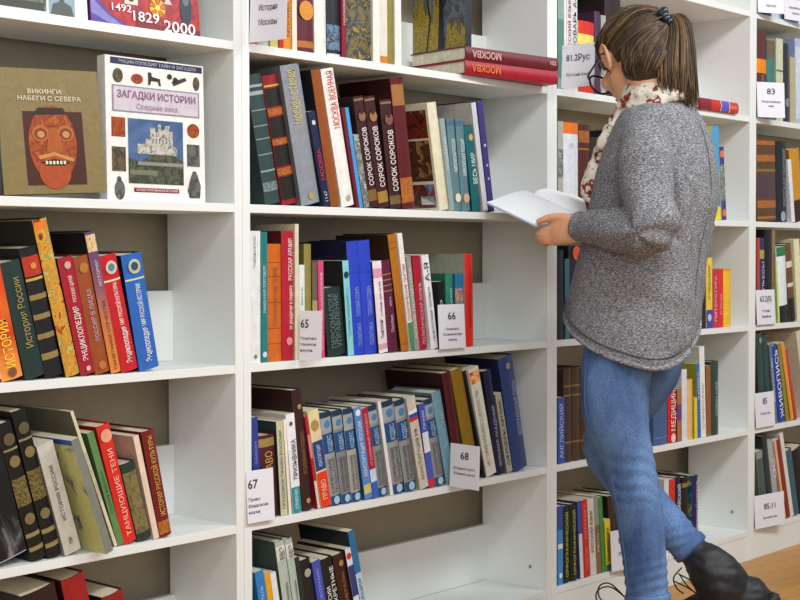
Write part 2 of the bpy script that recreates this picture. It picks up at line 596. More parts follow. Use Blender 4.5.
SHELVES = {
 '1C': [
  (-0.5894, 0.0282, 14.4, 0.2102, 0.009, 0.15, 'P', '#e8ae88', '#d89a78', 'peach paperback cut off at the left edge', []),
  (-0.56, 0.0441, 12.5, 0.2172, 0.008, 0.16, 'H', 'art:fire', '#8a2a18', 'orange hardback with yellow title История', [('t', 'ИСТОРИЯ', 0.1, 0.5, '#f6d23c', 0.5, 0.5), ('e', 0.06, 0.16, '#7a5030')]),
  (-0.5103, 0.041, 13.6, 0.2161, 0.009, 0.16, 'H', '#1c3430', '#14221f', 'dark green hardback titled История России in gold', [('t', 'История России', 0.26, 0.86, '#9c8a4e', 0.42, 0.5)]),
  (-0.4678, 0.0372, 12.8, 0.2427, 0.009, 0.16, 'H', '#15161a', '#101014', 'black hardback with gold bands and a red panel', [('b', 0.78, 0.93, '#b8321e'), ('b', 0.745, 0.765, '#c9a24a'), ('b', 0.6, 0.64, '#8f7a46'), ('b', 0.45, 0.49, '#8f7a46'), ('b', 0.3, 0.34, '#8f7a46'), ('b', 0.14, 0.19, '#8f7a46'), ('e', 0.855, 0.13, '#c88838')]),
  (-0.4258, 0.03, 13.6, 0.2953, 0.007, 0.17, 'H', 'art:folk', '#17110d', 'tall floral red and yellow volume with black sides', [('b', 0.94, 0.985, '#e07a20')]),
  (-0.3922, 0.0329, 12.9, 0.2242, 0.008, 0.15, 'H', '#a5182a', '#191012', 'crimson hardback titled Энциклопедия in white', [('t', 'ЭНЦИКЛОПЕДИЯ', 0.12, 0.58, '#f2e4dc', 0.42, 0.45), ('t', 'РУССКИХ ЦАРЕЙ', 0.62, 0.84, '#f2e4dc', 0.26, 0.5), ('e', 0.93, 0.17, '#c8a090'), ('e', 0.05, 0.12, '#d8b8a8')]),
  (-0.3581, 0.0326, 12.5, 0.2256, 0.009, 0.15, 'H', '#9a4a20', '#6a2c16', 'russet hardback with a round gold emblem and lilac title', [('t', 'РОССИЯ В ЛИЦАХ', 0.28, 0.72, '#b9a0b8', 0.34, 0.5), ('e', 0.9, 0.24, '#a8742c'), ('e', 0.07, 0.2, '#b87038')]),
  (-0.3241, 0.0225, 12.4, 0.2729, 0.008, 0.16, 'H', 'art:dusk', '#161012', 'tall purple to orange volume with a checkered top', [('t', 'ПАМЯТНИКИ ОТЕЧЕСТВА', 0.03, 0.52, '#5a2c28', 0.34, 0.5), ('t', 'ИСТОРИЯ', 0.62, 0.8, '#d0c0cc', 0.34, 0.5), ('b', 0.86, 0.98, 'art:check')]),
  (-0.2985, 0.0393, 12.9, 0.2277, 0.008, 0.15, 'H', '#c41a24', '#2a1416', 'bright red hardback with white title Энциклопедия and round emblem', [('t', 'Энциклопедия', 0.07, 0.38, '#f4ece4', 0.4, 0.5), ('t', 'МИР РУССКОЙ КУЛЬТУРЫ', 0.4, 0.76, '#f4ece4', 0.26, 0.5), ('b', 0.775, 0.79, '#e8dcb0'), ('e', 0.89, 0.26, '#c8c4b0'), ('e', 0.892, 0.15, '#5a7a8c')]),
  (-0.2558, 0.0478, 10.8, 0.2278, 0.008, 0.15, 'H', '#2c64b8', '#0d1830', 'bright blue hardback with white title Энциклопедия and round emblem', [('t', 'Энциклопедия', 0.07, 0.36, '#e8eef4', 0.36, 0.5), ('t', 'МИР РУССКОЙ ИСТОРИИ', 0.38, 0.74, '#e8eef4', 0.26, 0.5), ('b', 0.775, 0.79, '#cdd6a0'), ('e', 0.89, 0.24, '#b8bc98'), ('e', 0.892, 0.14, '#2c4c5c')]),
 ],
 '1D': [
  (-0.6078, 0.0976, 14.7, 0.2471, 0.006, 0.16, 'H', 'art:blackscratch', '#0e0e12', 'thick black volume with faint white scratches', [('b', 0, 0.006, '#b8b8b8')]),
  (-0.5022, 0.0307, 15.6, 0.2638, 0.008, 0.16, 'H', '#0d0e12', '#0b0b0e', 'black gold stamped volume beside the thick scratched one', [('e', 0.88, 0.3, '#5c5438'), ('e', 0.72, 0.28, '#807044'), ('b', 0.4, 0.6, 'art:goldtext'), ('e', 0.3, 0.28, '#786a42'), ('b', 0.07, 0.1, '#8e8054'), ('b', 0.17, 0.2, '#8e8054'), ('b', 0.8, 0.815, '#8e8054')]),
  (-0.4682, 0.0295, 15.1, 0.2844, 0.008, 0.16, 'H', '#0d0e12', '#0b0b0e', 'black gold stamped volume beside the grey paperback', [('e', 0.88, 0.3, '#5c5438'), ('e', 0.72, 0.28, '#807044'), ('b', 0.4, 0.6, 'art:goldtext'), ('e', 0.3, 0.28, '#786a42'), ('b', 0.07, 0.1, '#8e8054'), ('b', 0.17, 0.2, '#8e8054'), ('b', 0.8, 0.815, '#8e8054')]),
  (-0.4339, 0.0361, 16.0, 0.2173, 0.007, 0.15, 'P', '#c6c2b8', '#8c8a84', 'grey white paperback with thin dark title, rounded corners', [('t', 'ИСТОРИЯ РОССИИ', 0.3, 0.8, '#5c5a55', 0.25, 0.5), ('t', 'том', 0.08, 0.14, '#4a4844', 0.3, 0.5)]),
  (-0.3732, 0.0172, 18.9, 0.2313, -0.035, 0.19, 'P', '#7c8076', 'art:meadow', 'thin picture album with blue topped meadow cover jutting forward', [('lc', 0.0, 1, 0.955, 1, '#2450a8')]),
  (-0.3209, 0.0067, 20.2, 0.2834, 0.009, 0.18, 'P', '#d8cdb0', '#6e6a5c', 'tall cream paperback with gold title behind the picture album', [('t', 'СКАЗАНИЯ О ЗЕМЛЕ РУССКОЙ', 0.15, 0.9, '#9a8458', 0.5, 0.5)]),
  (-0.3132, 0.0147, 17.2, 0.2322, 0.009, 0.16, 'P', '#5e8450', '#4c6c40', 'thin sage green book', [('t', 'Сказки народов', 0.2, 0.75, '#42603a', 0.4, 0.5)]),
  (-0.2972, 0.0299, 15.1, 0.2394, 0.008, 0.16, 'H', '#d8281f', '#a41c18', 'scarlet hardback with pale title Танцующие тени', [('t', 'ТАНЦУЮЩИЕ ТЕНИ', 0.06, 0.8, '#f6b8a0', 0.42, 0.5), ('e', 0.91, 0.34, '#e8a080')]),
  (-0.263, 0.0328, 15.0, 0.1587, 0.009, 0.14, 'H', '#22362e', '#1c2c26', 'short dark green volume with a gold panel', [('b', 0.1, 0.88, 'art:goldgreen')]),
  (-0.227, 0.0132, 13.3, 0.2117, 0.009, 0.16, 'P', '#e4cdb8', '#c8a894', 'thin pinkish cream book', []),
  (-0.2103, 0.0293, 11.8, 0.2164, 0.008, 0.16, 'H', '#741a18', '#5c1412', 'dark red hardback titled История русской культуры in gold', [('t', 'ИСТОРИЯ РУССКОЙ КУЛЬТУРЫ', 0.2, 0.95, '#d0a850', 0.46, 0.5), ('b', 0.03, 0.15, 'art:goldred')]),
 ],
 '1E': [
  (-0.4649, 0.0731, 12.9, 0.2706, 0.009, 0.16, 'H', '#2a1614', '#1c1210', 'dark brown hardback below the black volumes', []),
  (-0.3744, 0.0516, 13.3, 0.2857, 0.009, 0.16, 'H', '#9a1a1c', '#3a0c0e', 'thick red hardback with yellowed pages', []),
  (-0.2927, 0.0491, 13.7, 0.2365, 0.009, 0.13, 'H', '#8e1c1c', '#2c0c0c', 'smaller red hardback right of the thick red one', []),
 ],
 '2A': [
  (0.037, 0.0195, 0.4, 0.1844, 0.012, 0.16, 'P', '#d05a70', '#c05060', 'pink book mostly hidden behind the История Москвы card', []),
  (0.0574, 0.033, 0.2, 0.202, 0.012, 0.16, 'H', '#b8bcb4', '#9aa09a', 'pale grey book mostly hidden behind the История Москвы card', []),
  (0.0912, 0.0224, 0.2, 0.199, 0.012, 0.16, 'P', '#c8c070', '#a8a050', 'yellow green book mostly hidden behind the История Москвы card', []),
  (0.1142, 0.0116, 0.3, 0.1854, 0.009, 0.15, 'P', '#c0281c', '#a02018', 'thin red book next to the История Москвы card', []),
  (0.1264, 0.0219, 0.3, 0.2496, 0.006, 0.16, 'H', '#e08a1c', '#c87818', 'orange hardback right of the История Москвы card', [('t', 'МОСКВА И МОСКВИЧИ', 0.1, 0.9, '#7a4410', 0.4, 0.5)]),
  (0.1509, 0.0132, 0.3, 0.2454, 0.007, 0.16, 'P', '#e6dec8', '#d8ceb4', 'narrow cream book right of the orange hardback', []),
  (0.1674, 0.0494, 0.9, 0.2602, 0.006, 0.16, 'H', '#5c1826', '#481420', 'dark red hardback with a round gold medallion', [('e', 0.34, 0.34, '#d08a28'), ('b', 0.035, 0.09, '#b06a24'), ('b', 0.55, 0.57, '#c08030'), ('b', 0.62, 0.64, '#c08030')]),
  (0.221, 0.0352, 0.7, 0.2524, 0.007, 0.16, 'H', '#e6e4dc', '#d4d2c8', 'wide cream hardback beside the medallion volume', []),
  (0.2566, 0.0421, 0.7, 0.2624, 0.006, 0.16, 'H', '#1b1d22', '#14161a', 'black hardback with a small blue picture at its foot', [('b', 0.05, 0.26, 'art:bluepic'), ('b', 0.0, 0.02, '#cfcfcf')]),
  (0.2996, 0.0143, 0.7, 0.2737, 0.005, 0.17, 'P', '#86182a', '#701424', 'thin maroon book with white specks', [('t', 'МОСКОВСКИЙ КРЕМЛЬ', 0.1, 0.9, '#e8d8d4', 0.4, 0.5)]),
  (0.3164, 0.0809, 1.0, 0.2718, 0.004, 0.16, 'H', 'art:oldmasters', '#2c2a1c', 'thick art volume with a dark gold and green painted spine', []),
  (0.4009, 0.0226, 0.2, 0.2775, 0.006, 0.15, 'P', '#e8e4d8', '#d6d2c4', 'cream book right of the painted art volume', []),
  (0.4254, 0.0242, 0.3, 0.2771, 0.007, 0.15, 'P', '#dcd6c6', '#c8c2b0', 'second cream book right of the painted art volume', [('b', 0, 0.06, '#d07818')]),
  (0.4513, 0.0221, 0.4, 0.2902, 0.007, 0.16, 'H', '#8a7a34', '#7a6a2c', 'olive gold hardback left of the autumn picture album', []),
  (0.4767, 0.0223, 0.5, 0.2855, 0.008, 0.15, 'P', '#e4e2dc', '#d2d0c8', 'white book touching the autumn picture album', []),
 ],
 '2B': [
  (0.0877, 0.0424, 11.4, 0.2737, 0.021, 0.15, 'H', '#2f4444', '#1d2b2b', 'dark slate green hardback leaning on the side panel', [('b', 0.1, 0.17, 'art:silvertext'), ('b', 0.25, 0.265, '#8c9a98'), ('b', 0.38, 0.39, '#7c8a88'), ('b', 0.5, 0.51, '#7c8a88'), ('b', 0.6, 0.61, '#7c8a88'), ('b', 0.72, 0.73, '#7c8a88'), ('b', 0.84, 0.87, '#9aa6a4'), ('b', 0.9, 0.92, '#9aa6a4')]),
  (0.1369, 0.0446, 12.2, 0.2766, 0.021, 0.15, 'H', '#8e1a1c', '#701416', 'red hardback with black and gold square panels', [('b', 0.04, 0.22, '#1c1612'), ('b', 0.3, 0.46, '#1c1612'), ('b', 0.52, 0.68, '#1c1612'), ('b', 0.76, 0.9, '#1c1612'), ('b', 0.23, 0.285, 'art:goldred'), ('b', 0.465, 0.51, 'art:goldred'), ('b', 0.69, 0.745, 'art:goldred'), ('b', 0.91, 0.925, '#c9a24a')]),
  (0.183, 0.0554, 11.9, 0.3014, 0.01, 0.17, 'H', '#8b8f96', '#5c6066', 'tall grey hardback with yellow title', [('t', 'МОСКВА СТАРАЯ', 0.58, 0.96, '#d0bc5c', 0.42, 0.45), ('e', 0.06, 0.12, '#a89c64')]),
  (0.2447, 0.0211, 13.2, 0.2084, 0.008, 0.14, 'P', '#1e2448', '#141a34', 'thin navy book with red title', [('t', 'МОСКВА', 0.28, 0.6, '#d02a30', 0.6, 0.5), ('t', '1147', 0.05, 0.16, '#b8bcc8', 0.5, 0.5), ('e', 0.88, 0.2, '#c8d0d8')]),
  (0.267, 0.0303, 11.5, 0.2997, 0.006, 0.17, 'H', '#8e4a14', '#16181c', 'tall brown hardback left of Москва военная', []),
  (0.3031, 0.039, 12.3, 0.3052, 0.006, 0.17, 'H', '#ecebe4', '#d8d6cc', 'tall white hardback titled Москва военная in red', [('t', 'МОСКВА ВОЕННАЯ', 0.57, 0.98, '#d02818', 0.58, 0.5), ('e', 0.06, 0.14, '#a8a8a0')]),
  (0.3485, 0.0095, 12.4, 0.2246, 0.009, 0.15, 'P', '#6e1a2c', '#5c1424', 'thin maroon booklet right of Москва военная', []),
  (0.3586, 0.0109, 11.9, 0.2251, 0.009, 0.15, 'P', '#4a9ad8', '#3a88c4', 'thin sky blue book rising behind a grey picture book', []),
  (0.3714, 0.017, 12.3, 0.1658, 0.007, 0.14, 'P', '#e4e6e2', 'art:greyphoto', 'short grey picture book with white edge', [('b', 0, 1, 'art:greyphoto2')]),
  (0.3984, 0.0327, 11.6, 0.253, 0.015, 0.15, 'H', '#3a141a', '#24090d', 'maroon volume of Сорок сороков, leftmost of three', [('t', 'СОРОК СОРОКОВ', 0.2, 0.72, '#efe6dc', 0.5, 0.5), ('b', 0.06, 0.16, '#7c5c30'), ('b', 0.96, 0.98, '#8a6a50'), ('e', 0.82, 0.28, '#8a5c40'), ('e', 0.86, 0.14, '#3a141a')]),
  (0.4334, 0.0349, 11.3, 0.2557, 0.015, 0.15, 'H', '#3a141a', '#24090d', 'maroon volume of Сорок сороков, middle of three', [('t', 'СОРОК СОРОКОВ', 0.19, 0.73, '#efe6dc', 0.52, 0.5), ('b', 0.05, 0.15, '#a07c30'), ('b', 0.96, 0.98, '#8a6a50'), ('e', 0.82, 0.28, '#9a6c48'), ('e', 0.86, 0.14, '#3a141a')]),
  (0.4724, 0.0388, 8.3, 0.2508, 0.015, 0.15, 'H', '#3a141a', '#24090d', 'maroon volume of Сорок сороков, rightmost of three', [('t', 'СОРОК СОРОКОВ', 0.16, 0.72, '#efe6dc', 0.5, 0.5), ('b', 0.04, 0.12, '#6c5a38'), ('b', 0.96, 0.98, '#8a6a50'), ('e', 0.82, 0.28, '#7a4c44'), ('e', 0.86, 0.14, '#3a141a')]),
  (0.5122, 0.0435, 8.2, 0.3034, 0.013, 0.17, 'H', '#5a1018', '#30060a', 'tall dark maroon volume with gold strips', [('b', 0.79, 0.95, '#a06a34'), ('b', 0.05, 0.24, 'art:goldred')]),
  (0.6361, 0.0328, 10.4, 0.2568, 0.006, 0.19, 'H', '#e0d8bc', '#d8ceb0', 'big cream album with dark church pictures on its side', [('lc', 0.06, 0.93, 0.68, 0.94, 'art:church'), ('lc', 0.06, 0.93, 0.28, 0.66, 'art:church2'), ('lc', 0.06, 0.93, 0.03, 0.25, 'art:church3'), ('lc', 0.08, 0.3, 0.06, 0.14, '#e8e8e4')]),
  (0.6777, 0.0164, 9.8, 0.2222, 0.012, 0.13, 'P', '#8fa8a8', '#b8b4a0', 'slate blue volume touching the cream album', [('t', 'ГОРОДА И СТРАНЫ', 0.45, 0.8, '#e4ecec', 0.5, 0.5)]),
  (0.6948, 0.0285, 7.9, 0.2226, 0.01, 0.13, 'H', '#5f8088', '#3c5860', 'blue grey volume with white title, middle of the set', [('t', 'ЖИВОПИСНАЯ РОССИЯ', 0.42, 0.78, '#e8f0f0', 0.5, 0.5), ('e', 0.14, 0.3, '#e8e0c8'), ('b', 0.92, 0.98, '#486c80')]),
  (0.7241, 0.0303, 7.0, 0.2244, 0.009, 0.13, 'H', '#5f8088', '#3c5860', 'blue grey volume with white title beside Весь мир', [('t', 'ЖИВОПИСНАЯ РОССИЯ', 0.38, 0.78, '#e8f0f0', 0.5, 0.5), ('e', 0.14, 0.3, '#d8a890'), ('b', 0.92, 0.98, '#486c80')]),
  (0.7638, 0.0328, 9.4, 0.2108, 0.008, 0.13, 'H', '#176468', '#0f4448', 'teal hardback titled Весь мир', [('t', 'ВЕСЬ МИР', 0.32, 0.68, '#d8ece8', 0.55, 0.5), ('e', 0.86, 0.2, '#c8b060')]),
  (0.8011, 0.0176, 10.3, 0.2698, 0.008, 0.15, 'P', '#d4d4da', '#aeaaa4', 'thin white tall book next to the purple one', []),
  (0.8237, 0.0217, 9.8, 0.2763, 0.009, 0.16, 'P', '#443a80', '#342c64', 'thin purple book at the right end', [('e', 0.6, 0.16, '#c8c8e0'), ('e', 0.42, 0.12, '#c8c8e0'), ('e', 0.3, 0.12, '#c8c8e0')]),
 ],
 '2C': [
  (0.0259, 0.0288, -0.3, 0.2751, 0.008, 0.15, 'P', '#e0e2e0', '#c8cac8', 'white book at the left end with faint grey text', [('t', 'Экономика и право', 0.72, 0.96, '#9098a0', 0.3, 0.4), ('e', 0.05, 0.12, '#707880')]),
  (0.0575, 0.019, 0.2, 0.2733, 0.008, 0.15, 'P', '#1f7878', '#165c5c', 'narrow teal book beside the white one', [('t', 'РЫНОЧНАЯ ТОРГОВЛЯ', 0.38, 0.74, '#c0dcdc', 0.45, 0.5), ('e', 0.06, 0.26, '#c0dcdc')]),
  (0.0774, 0.0424, 0.2, 0.2484, 0.008, 0.15, 'H', '#c8641a', '#8c3c12', 'orange brown hardback with faint dark bands', [('b', 0.15, 0.155, '#8a3c10'), ('b', 0.28, 0.285, '#8a3c10'), ('b', 0.5, 0.505, '#8a3c10'), ('b', 0.72, 0.725, '#8a3c10'), ('b', 0.84, 0.845, '#8a3c10'), ('t', 'ЭКОНОМИЧЕСКАЯ ТЕОРИЯ', 0.3, 0.8, '#a06038', 0.3, 0.5)]),
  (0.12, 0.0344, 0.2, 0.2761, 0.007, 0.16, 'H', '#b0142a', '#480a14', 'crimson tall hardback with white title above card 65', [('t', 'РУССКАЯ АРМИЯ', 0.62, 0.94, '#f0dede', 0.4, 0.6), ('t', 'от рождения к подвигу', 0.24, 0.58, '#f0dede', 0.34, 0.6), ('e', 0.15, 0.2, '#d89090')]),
  (0.1547, 0.011, -0.1, 0.2914, 0.007, 0.16, 'P', '#d8d0b4', '#bcb49c', 'thin tall cream book left of card 65', []),
  (0.1689, 0.0159, -0.1, 0.2038, 0.009, 0.14, 'P', '#dfe3e0', '#c8ccc8', 'narrow pale book rising behind card 65', [('e', 0.4, 0.24, '#2c5a50'), ('t', 'РЫНОК', 0.55, 0.8, '#70808a', 0.35, 0.5)]),
  (0.186, 0.0212, -0.0, 0.2489, 0.009, 0.15, 'H', '#8c8440', '#5c5828', 'olive hardback rising behind card 65', []),
  (0.2086, 0.0154, -0.1, 0.2101, 0.01, 0.14, 'P', '#6a5a4c', '#443a34', 'brown narrow book between olive and pink books', [('b', 0.25, 0.6, '#a89868')]),
  (0.2281, 0.0168, 0.9, 0.2122, 0.008, 0.14, 'P', '#d04a74', '#a83458', 'pink book right of card 65', [('t', 'НАЛОГИ И НАЛОГООБЛОЖЕНИЕ', 0.08, 0.88, '#f0c8d4', 0.4, 0.5)]),
  (0.2608, 0.056, 6.7, 0.152, 0.009, 0.14, 'H', '#1c302e', '#101818', 'short dark green hardback with faint grey title', [('t', 'УПРАВЛЕНИЕ', 0.12, 0.9, '#607874', 0.3, 0.6), ('t', 'ПЕРСОНАЛОМ', 0.12, 0.9, '#607874', 0.3, 0.3)]),
  (0.3182, 0.0192, 4.8, 0.2126, 0.008, 0.14, 'P', '#84ccd4', '#16201e', 'pale turquoise narrow book with an oval emblem', [('e', 0.85, 0.32, '#1c3050'), ('t', 'ОСНОВЫ МЕНЕДЖМЕНТА', 0.2, 0.72, '#4a8a98', 0.4, 0.5)]),
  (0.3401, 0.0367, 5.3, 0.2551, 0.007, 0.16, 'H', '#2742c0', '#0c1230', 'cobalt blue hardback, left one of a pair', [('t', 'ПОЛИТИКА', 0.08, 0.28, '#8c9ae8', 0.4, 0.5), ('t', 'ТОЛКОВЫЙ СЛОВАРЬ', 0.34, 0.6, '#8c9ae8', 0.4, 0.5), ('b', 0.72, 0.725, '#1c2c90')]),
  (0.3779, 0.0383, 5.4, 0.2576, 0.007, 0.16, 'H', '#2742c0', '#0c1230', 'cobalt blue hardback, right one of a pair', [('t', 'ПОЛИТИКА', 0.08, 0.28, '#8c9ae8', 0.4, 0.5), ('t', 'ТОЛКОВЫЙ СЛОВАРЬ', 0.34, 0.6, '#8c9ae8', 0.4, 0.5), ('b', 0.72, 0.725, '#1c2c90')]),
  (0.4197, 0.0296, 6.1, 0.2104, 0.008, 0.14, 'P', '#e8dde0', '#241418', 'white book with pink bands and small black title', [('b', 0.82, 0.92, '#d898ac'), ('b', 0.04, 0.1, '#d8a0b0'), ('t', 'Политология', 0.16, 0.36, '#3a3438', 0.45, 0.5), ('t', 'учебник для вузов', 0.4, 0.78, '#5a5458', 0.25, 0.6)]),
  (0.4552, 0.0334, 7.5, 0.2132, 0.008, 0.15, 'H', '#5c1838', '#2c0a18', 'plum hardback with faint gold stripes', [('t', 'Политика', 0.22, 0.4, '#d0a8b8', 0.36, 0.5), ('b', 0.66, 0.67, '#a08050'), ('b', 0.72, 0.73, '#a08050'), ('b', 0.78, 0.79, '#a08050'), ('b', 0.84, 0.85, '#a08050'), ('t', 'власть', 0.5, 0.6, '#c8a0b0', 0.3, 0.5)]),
  (0.4984, 0.0268, 9.8, 0.2748, 0.007, 0.17, 'H', '#b06a14', '#2a1608', 'tall ochre orange hardback', [('b', 0.93, 0.935, '#6a3c0c'), ('b', 0.88, 0.885, '#6a3c0c'), ('b', 0.06, 0.065, '#6a3c0c')]),
  (0.5266, 0.0164, 9.4, 0.2771, 0.007, 0.17, 'P', '#e8e6de', '#d0cec4', 'tall thin white book with red lettering and green foot', [('b', 0, 0.24, '#4a8a5c'), ('t', 'ПОЛИТИЧЕСКИЕ ПАРТИИ', 0.26, 0.74, '#c04034', 0.6, 0.5)]),
  (0.5456, 0.0156, 8.2, 0.2226, 0.009, 0.14, 'P', '#9c948c', '#847c74', 'thin grey speckled book', [('t', 'АРХИВ ПОЛИТИКА', 0.1, 0.9, '#e0dcd4', 0.6, 0.5)]),
  (0.5621, 0.0282, 6.5, 0.2217, 0.007, 0.15, 'H', '#a4142c', '#7c1022', 'dark red hardback left of the А-Я book', [('t', 'ПОЛИТИЧЕСКАЯ ЖИЗНЬ', 0.06, 0.72, '#e8b0b4', 0.4, 0.5)]),
  (0.6009, 0.025, 9.0, 0.2253, 0.007, 0.15, 'P', '#e8e8ec', '#d0d0d4', 'white book lettered А-Я near card 66', [('t', 'А-Я', 0.72, 0.92, '#303848', 0.7, 0.5), ('t', 'энциклопедия терминов', 0.08, 0.66, '#8088a0', 0.4, 0.5)]),
  (0.6458, 0.0223, 4.5, 0.1608, 0.015, 0.13, 'P', '#1c1c1e', '#141416', 'short black book behind card 66', [('t', 'МИР', 0.3, 0.8, '#d8d8d4', 0.6, 0.5)]),
  (0.67, 0.0283, 1.1, 0.1791, 0.015, 0.13, 'H', '#2c7c64', '#1f5c4a', 'green book behind card 66', [('t', 'Россия', 0.4, 0.8, '#a8d8c0', 0.4, 0.5)]),
  (0.6994, 0.0313, 0.2, 0.1788, 0.015, 0.13, 'P', '#2a70a0', '#205880', 'blue and orange patterned book behind card 66', [('b', 0.1, 0.8, 'art:orangeblue')]),
  (0.7342, 0.031, 0.8, 0.2272, 0.008, 0.17, 'H', '#d8261c', '#8c9080', 'bright red book at the right end by card 66', [('t', 'ПОЛИТИЧЕСКИЙ СЛОВАРЬ', 0.2, 0.8, '#b01c18', 0.4, 0.5)]),
 ],
 '2D': [
  (0.0405, 0.0181, 2.5, 0.2164, 0.012, 0.14, 'P', '#2c3c90', '#1c2860', 'dark blue narrow book above card 67', [('t', 'ЗАКОН', 0.5, 0.8, '#8898d8', 0.4, 0.5)]),
  (0.0643, 0.0459, 4.2, 0.1751, 0.01, 0.14, 'H', '#4c1a24', '#34101a', 'short maroon hardback with gold title above card 67', [('t', 'ПРАВО', 0.45, 0.8, '#c09850', 0.5, 0.5), ('b', 0.86, 0.96, '#9c8048')]),
  (0.1122, 0.0192, 3.7, 0.2025, 0.009, 0.15, 'P', '#c8c4a4', '#1c302c', 'cream and olive book right of card 67', [('t', 'ТРУДОВОЕ ПРАВО РОССИИ', 0.06, 0.9, '#5c7058', 0.45, 0.5)]),
  (0.135, 0.0077, 4.5, 0.2053, 0.008, 0.15, 'P', '#ece6d4', '#d8d2c0', 'very thin cream book beside the white Призывник book', []),
  (0.1468, 0.0255, 5.6, 0.2158, 0.008, 0.15, 'P', '#ecebf0', '#b0aca8', 'white book with teal foot and large black title', [('t', 'ПРИЗЫВНИКА', 0.34, 0.74, '#20222a', 0.55, 0.62), ('b', 0.0, 0.26, '#2a8c94'), ('t', 'СПРАВОЧНИК', 0.04, 0.24, '#e0f0f0', 0.4, 0.5), ('e', 0.9, 0.14, '#505060')]),
  (0.1797, 0.0291, 7.3, 0.2667, 0.008, 0.17, 'H', '#36181a', '#2a0e12', 'very tall dark brown volume with rounded corner and metal rivets', [('t', 'УГОЛОВНЫЙ КОДЕКС', 0.3, 0.66, '#8c6c40', 0.4, 0.5), ('e', 0.08, 0.16, '#b09058'), ('e', 0.86, 0.16, '#a08858')]),
  (0.222, 0.0078, 10.7, 0.2096, 0.009, 0.15, 'P', '#b01c34', '#8c1428', 'thin crimson book with pale foot', [('b', 0, 0.3, '#e4c8c0'), ('b', 0.55, 0.8, '#d8808c')]),
  (0.2308, 0.0323, 10.8, 0.2198, 0.007, 0.15, 'P', '#e2cf9c', '#c8b480', 'cream book with blue and red diagonal bands', [('b', 0.38, 0.68, '#24407c'), ('b', 0.0, 0.36, '#e03c1c'), ('t', 'ПРАВО', 0.08, 0.28, '#f4c8a8', 0.5, 0.5), ('e', 0.84, 0.3, '#b08c50'), ('t', 'КОНСТИТУЦИЯ', 0.42, 0.64, '#c8d4e8', 0.36, 0.5)]),
  (0.2656, 0.033, 9.8, 0.2112, 0.008, 0.15, 'H', '#9a9c9e', '#22303c', 'grey and blue law volume beside the diagonal banded book', [('b', 0.94, 1, '#16344e'), ('b', 0.8, 0.94, '#9aa2a8'), ('e', 0.87, 0.2, '#4a80b0'), ('b', 0.56, 0.77, '#174a7c'), ('t', 'КОДЕКС', 0.58, 0.75, '#b0d0ec', 0.45, 0.5), ('t', 'ГРАЖДАНСКИЙ', 0.13, 0.5, '#404246', 0.3, 0.65), ('t', 'КОММЕНТАРИЙ', 0.13, 0.5, '#404246', 0.3, 0.3), ('b', 0, 0.1, '#1c4a74'), ('e', 0.05, 0.22, '#a8c4dc')]),
  (0.3004, 0.0311, 9.1, 0.2121, 0.008, 0.15, 'H', '#828486', '#22303c', 'grey and blue law volume, second of the three together', [('b', 0.94, 1, '#16344e'), ('b', 0.8, 0.94, '#9aa2a8'), ('e', 0.87, 0.2, '#4a80b0'), ('b', 0.56, 0.77, '#174a7c'), ('t', 'КОДЕКС', 0.58, 0.75, '#b0d0ec', 0.45, 0.5), ('t', 'ГРАЖДАНСКИЙ', 0.13, 0.5, '#404246', 0.3, 0.65), ('t', 'КОММЕНТАРИЙ', 0.13, 0.5, '#404246', 0.3, 0.3), ('b', 0, 0.1, '#1c4a74'), ('e', 0.05, 0.22, '#a8c4dc')]),
  (0.3325, 0.0309, 8.3, 0.2133, 0.008, 0.15, 'H', '#a8a69e', '#22303c', 'grey and blue law volume touching the light blue book', [('b', 0.94, 1, '#16344e'), ('b', 0.8, 0.94, '#9aa2a8'), ('e', 0.87, 0.2, '#4a80b0'), ('b', 0.56, 0.77, '#174a7c'), ('t', 'КОДЕКС', 0.58, 0.75, '#b0d0ec', 0.45, 0.5), ('t', 'ГРАЖДАНСКИЙ', 0.13, 0.5, '#404246', 0.3, 0.65), ('t', 'КОММЕНТАРИЙ', 0.13, 0.5, '#404246', 0.3, 0.3), ('b', 0, 0.1, '#1c4a74'), ('e', 0.05, 0.22, '#a8c4dc')]),
  (0.3716, 0.0246, 10.2, 0.2141, 0.008, 0.15, 'P', '#5a86c4', '#2c4c80', 'light blue narrow book with white title', [('t', 'КОНСТИТУЦИЯ РОССИИ', 0.25, 0.85, '#e8f0f8', 0.5, 0.5), ('b', 0.06, 0.16, '#c8c480'), ('e', 0.94, 0.25, '#e8e8f0')]),
  (0.3981, 0.0204, 10.5, 0.211, 0.008, 0.15, 'P', '#b01c34', '#1c3a80', 'red narrow book with white and blue foot', [('b', 0.0, 0.18, '#2c64c0'), ('b', 0.18, 0.32, '#c8d8ec'), ('t', 'УГОЛОВНЫЙ ПРОЦЕСС', 0.36, 0.94, '#e8b0b4', 0.4, 0.5)]),
  (0.4209, 0.0302, 10.1, 0.2145, 0.009, 0.15, 'H', '#8c8e8c', '#22303c', 'grey and blue law volume left of the thin white book', [('b', 0.94, 1, '#16344e'), ('b', 0.8, 0.94, '#9aa2a8'), ('e', 0.87, 0.2, '#4a80b0'), ('b', 0.56, 0.77, '#174a7c'), ('t', 'КОДЕКС', 0.58, 0.75, '#b0d0ec', 0.45, 0.5), ('t', 'ГРАЖДАНСКИЙ', 0.13, 0.5, '#404246', 0.3, 0.65), ('t', 'КОММЕНТАРИЙ', 0.13, 0.5, '#404246', 0.3, 0.3), ('b', 0, 0.1, '#1c4a74'), ('e', 0.05, 0.22, '#a8c4dc')]),
  (0.4559, 0.0104, 11.1, 0.2244, 0.007, 0.16, 'P', '#e8e8e6', '#a8a8a4', 'very thin tall white book among the law volumes', []),
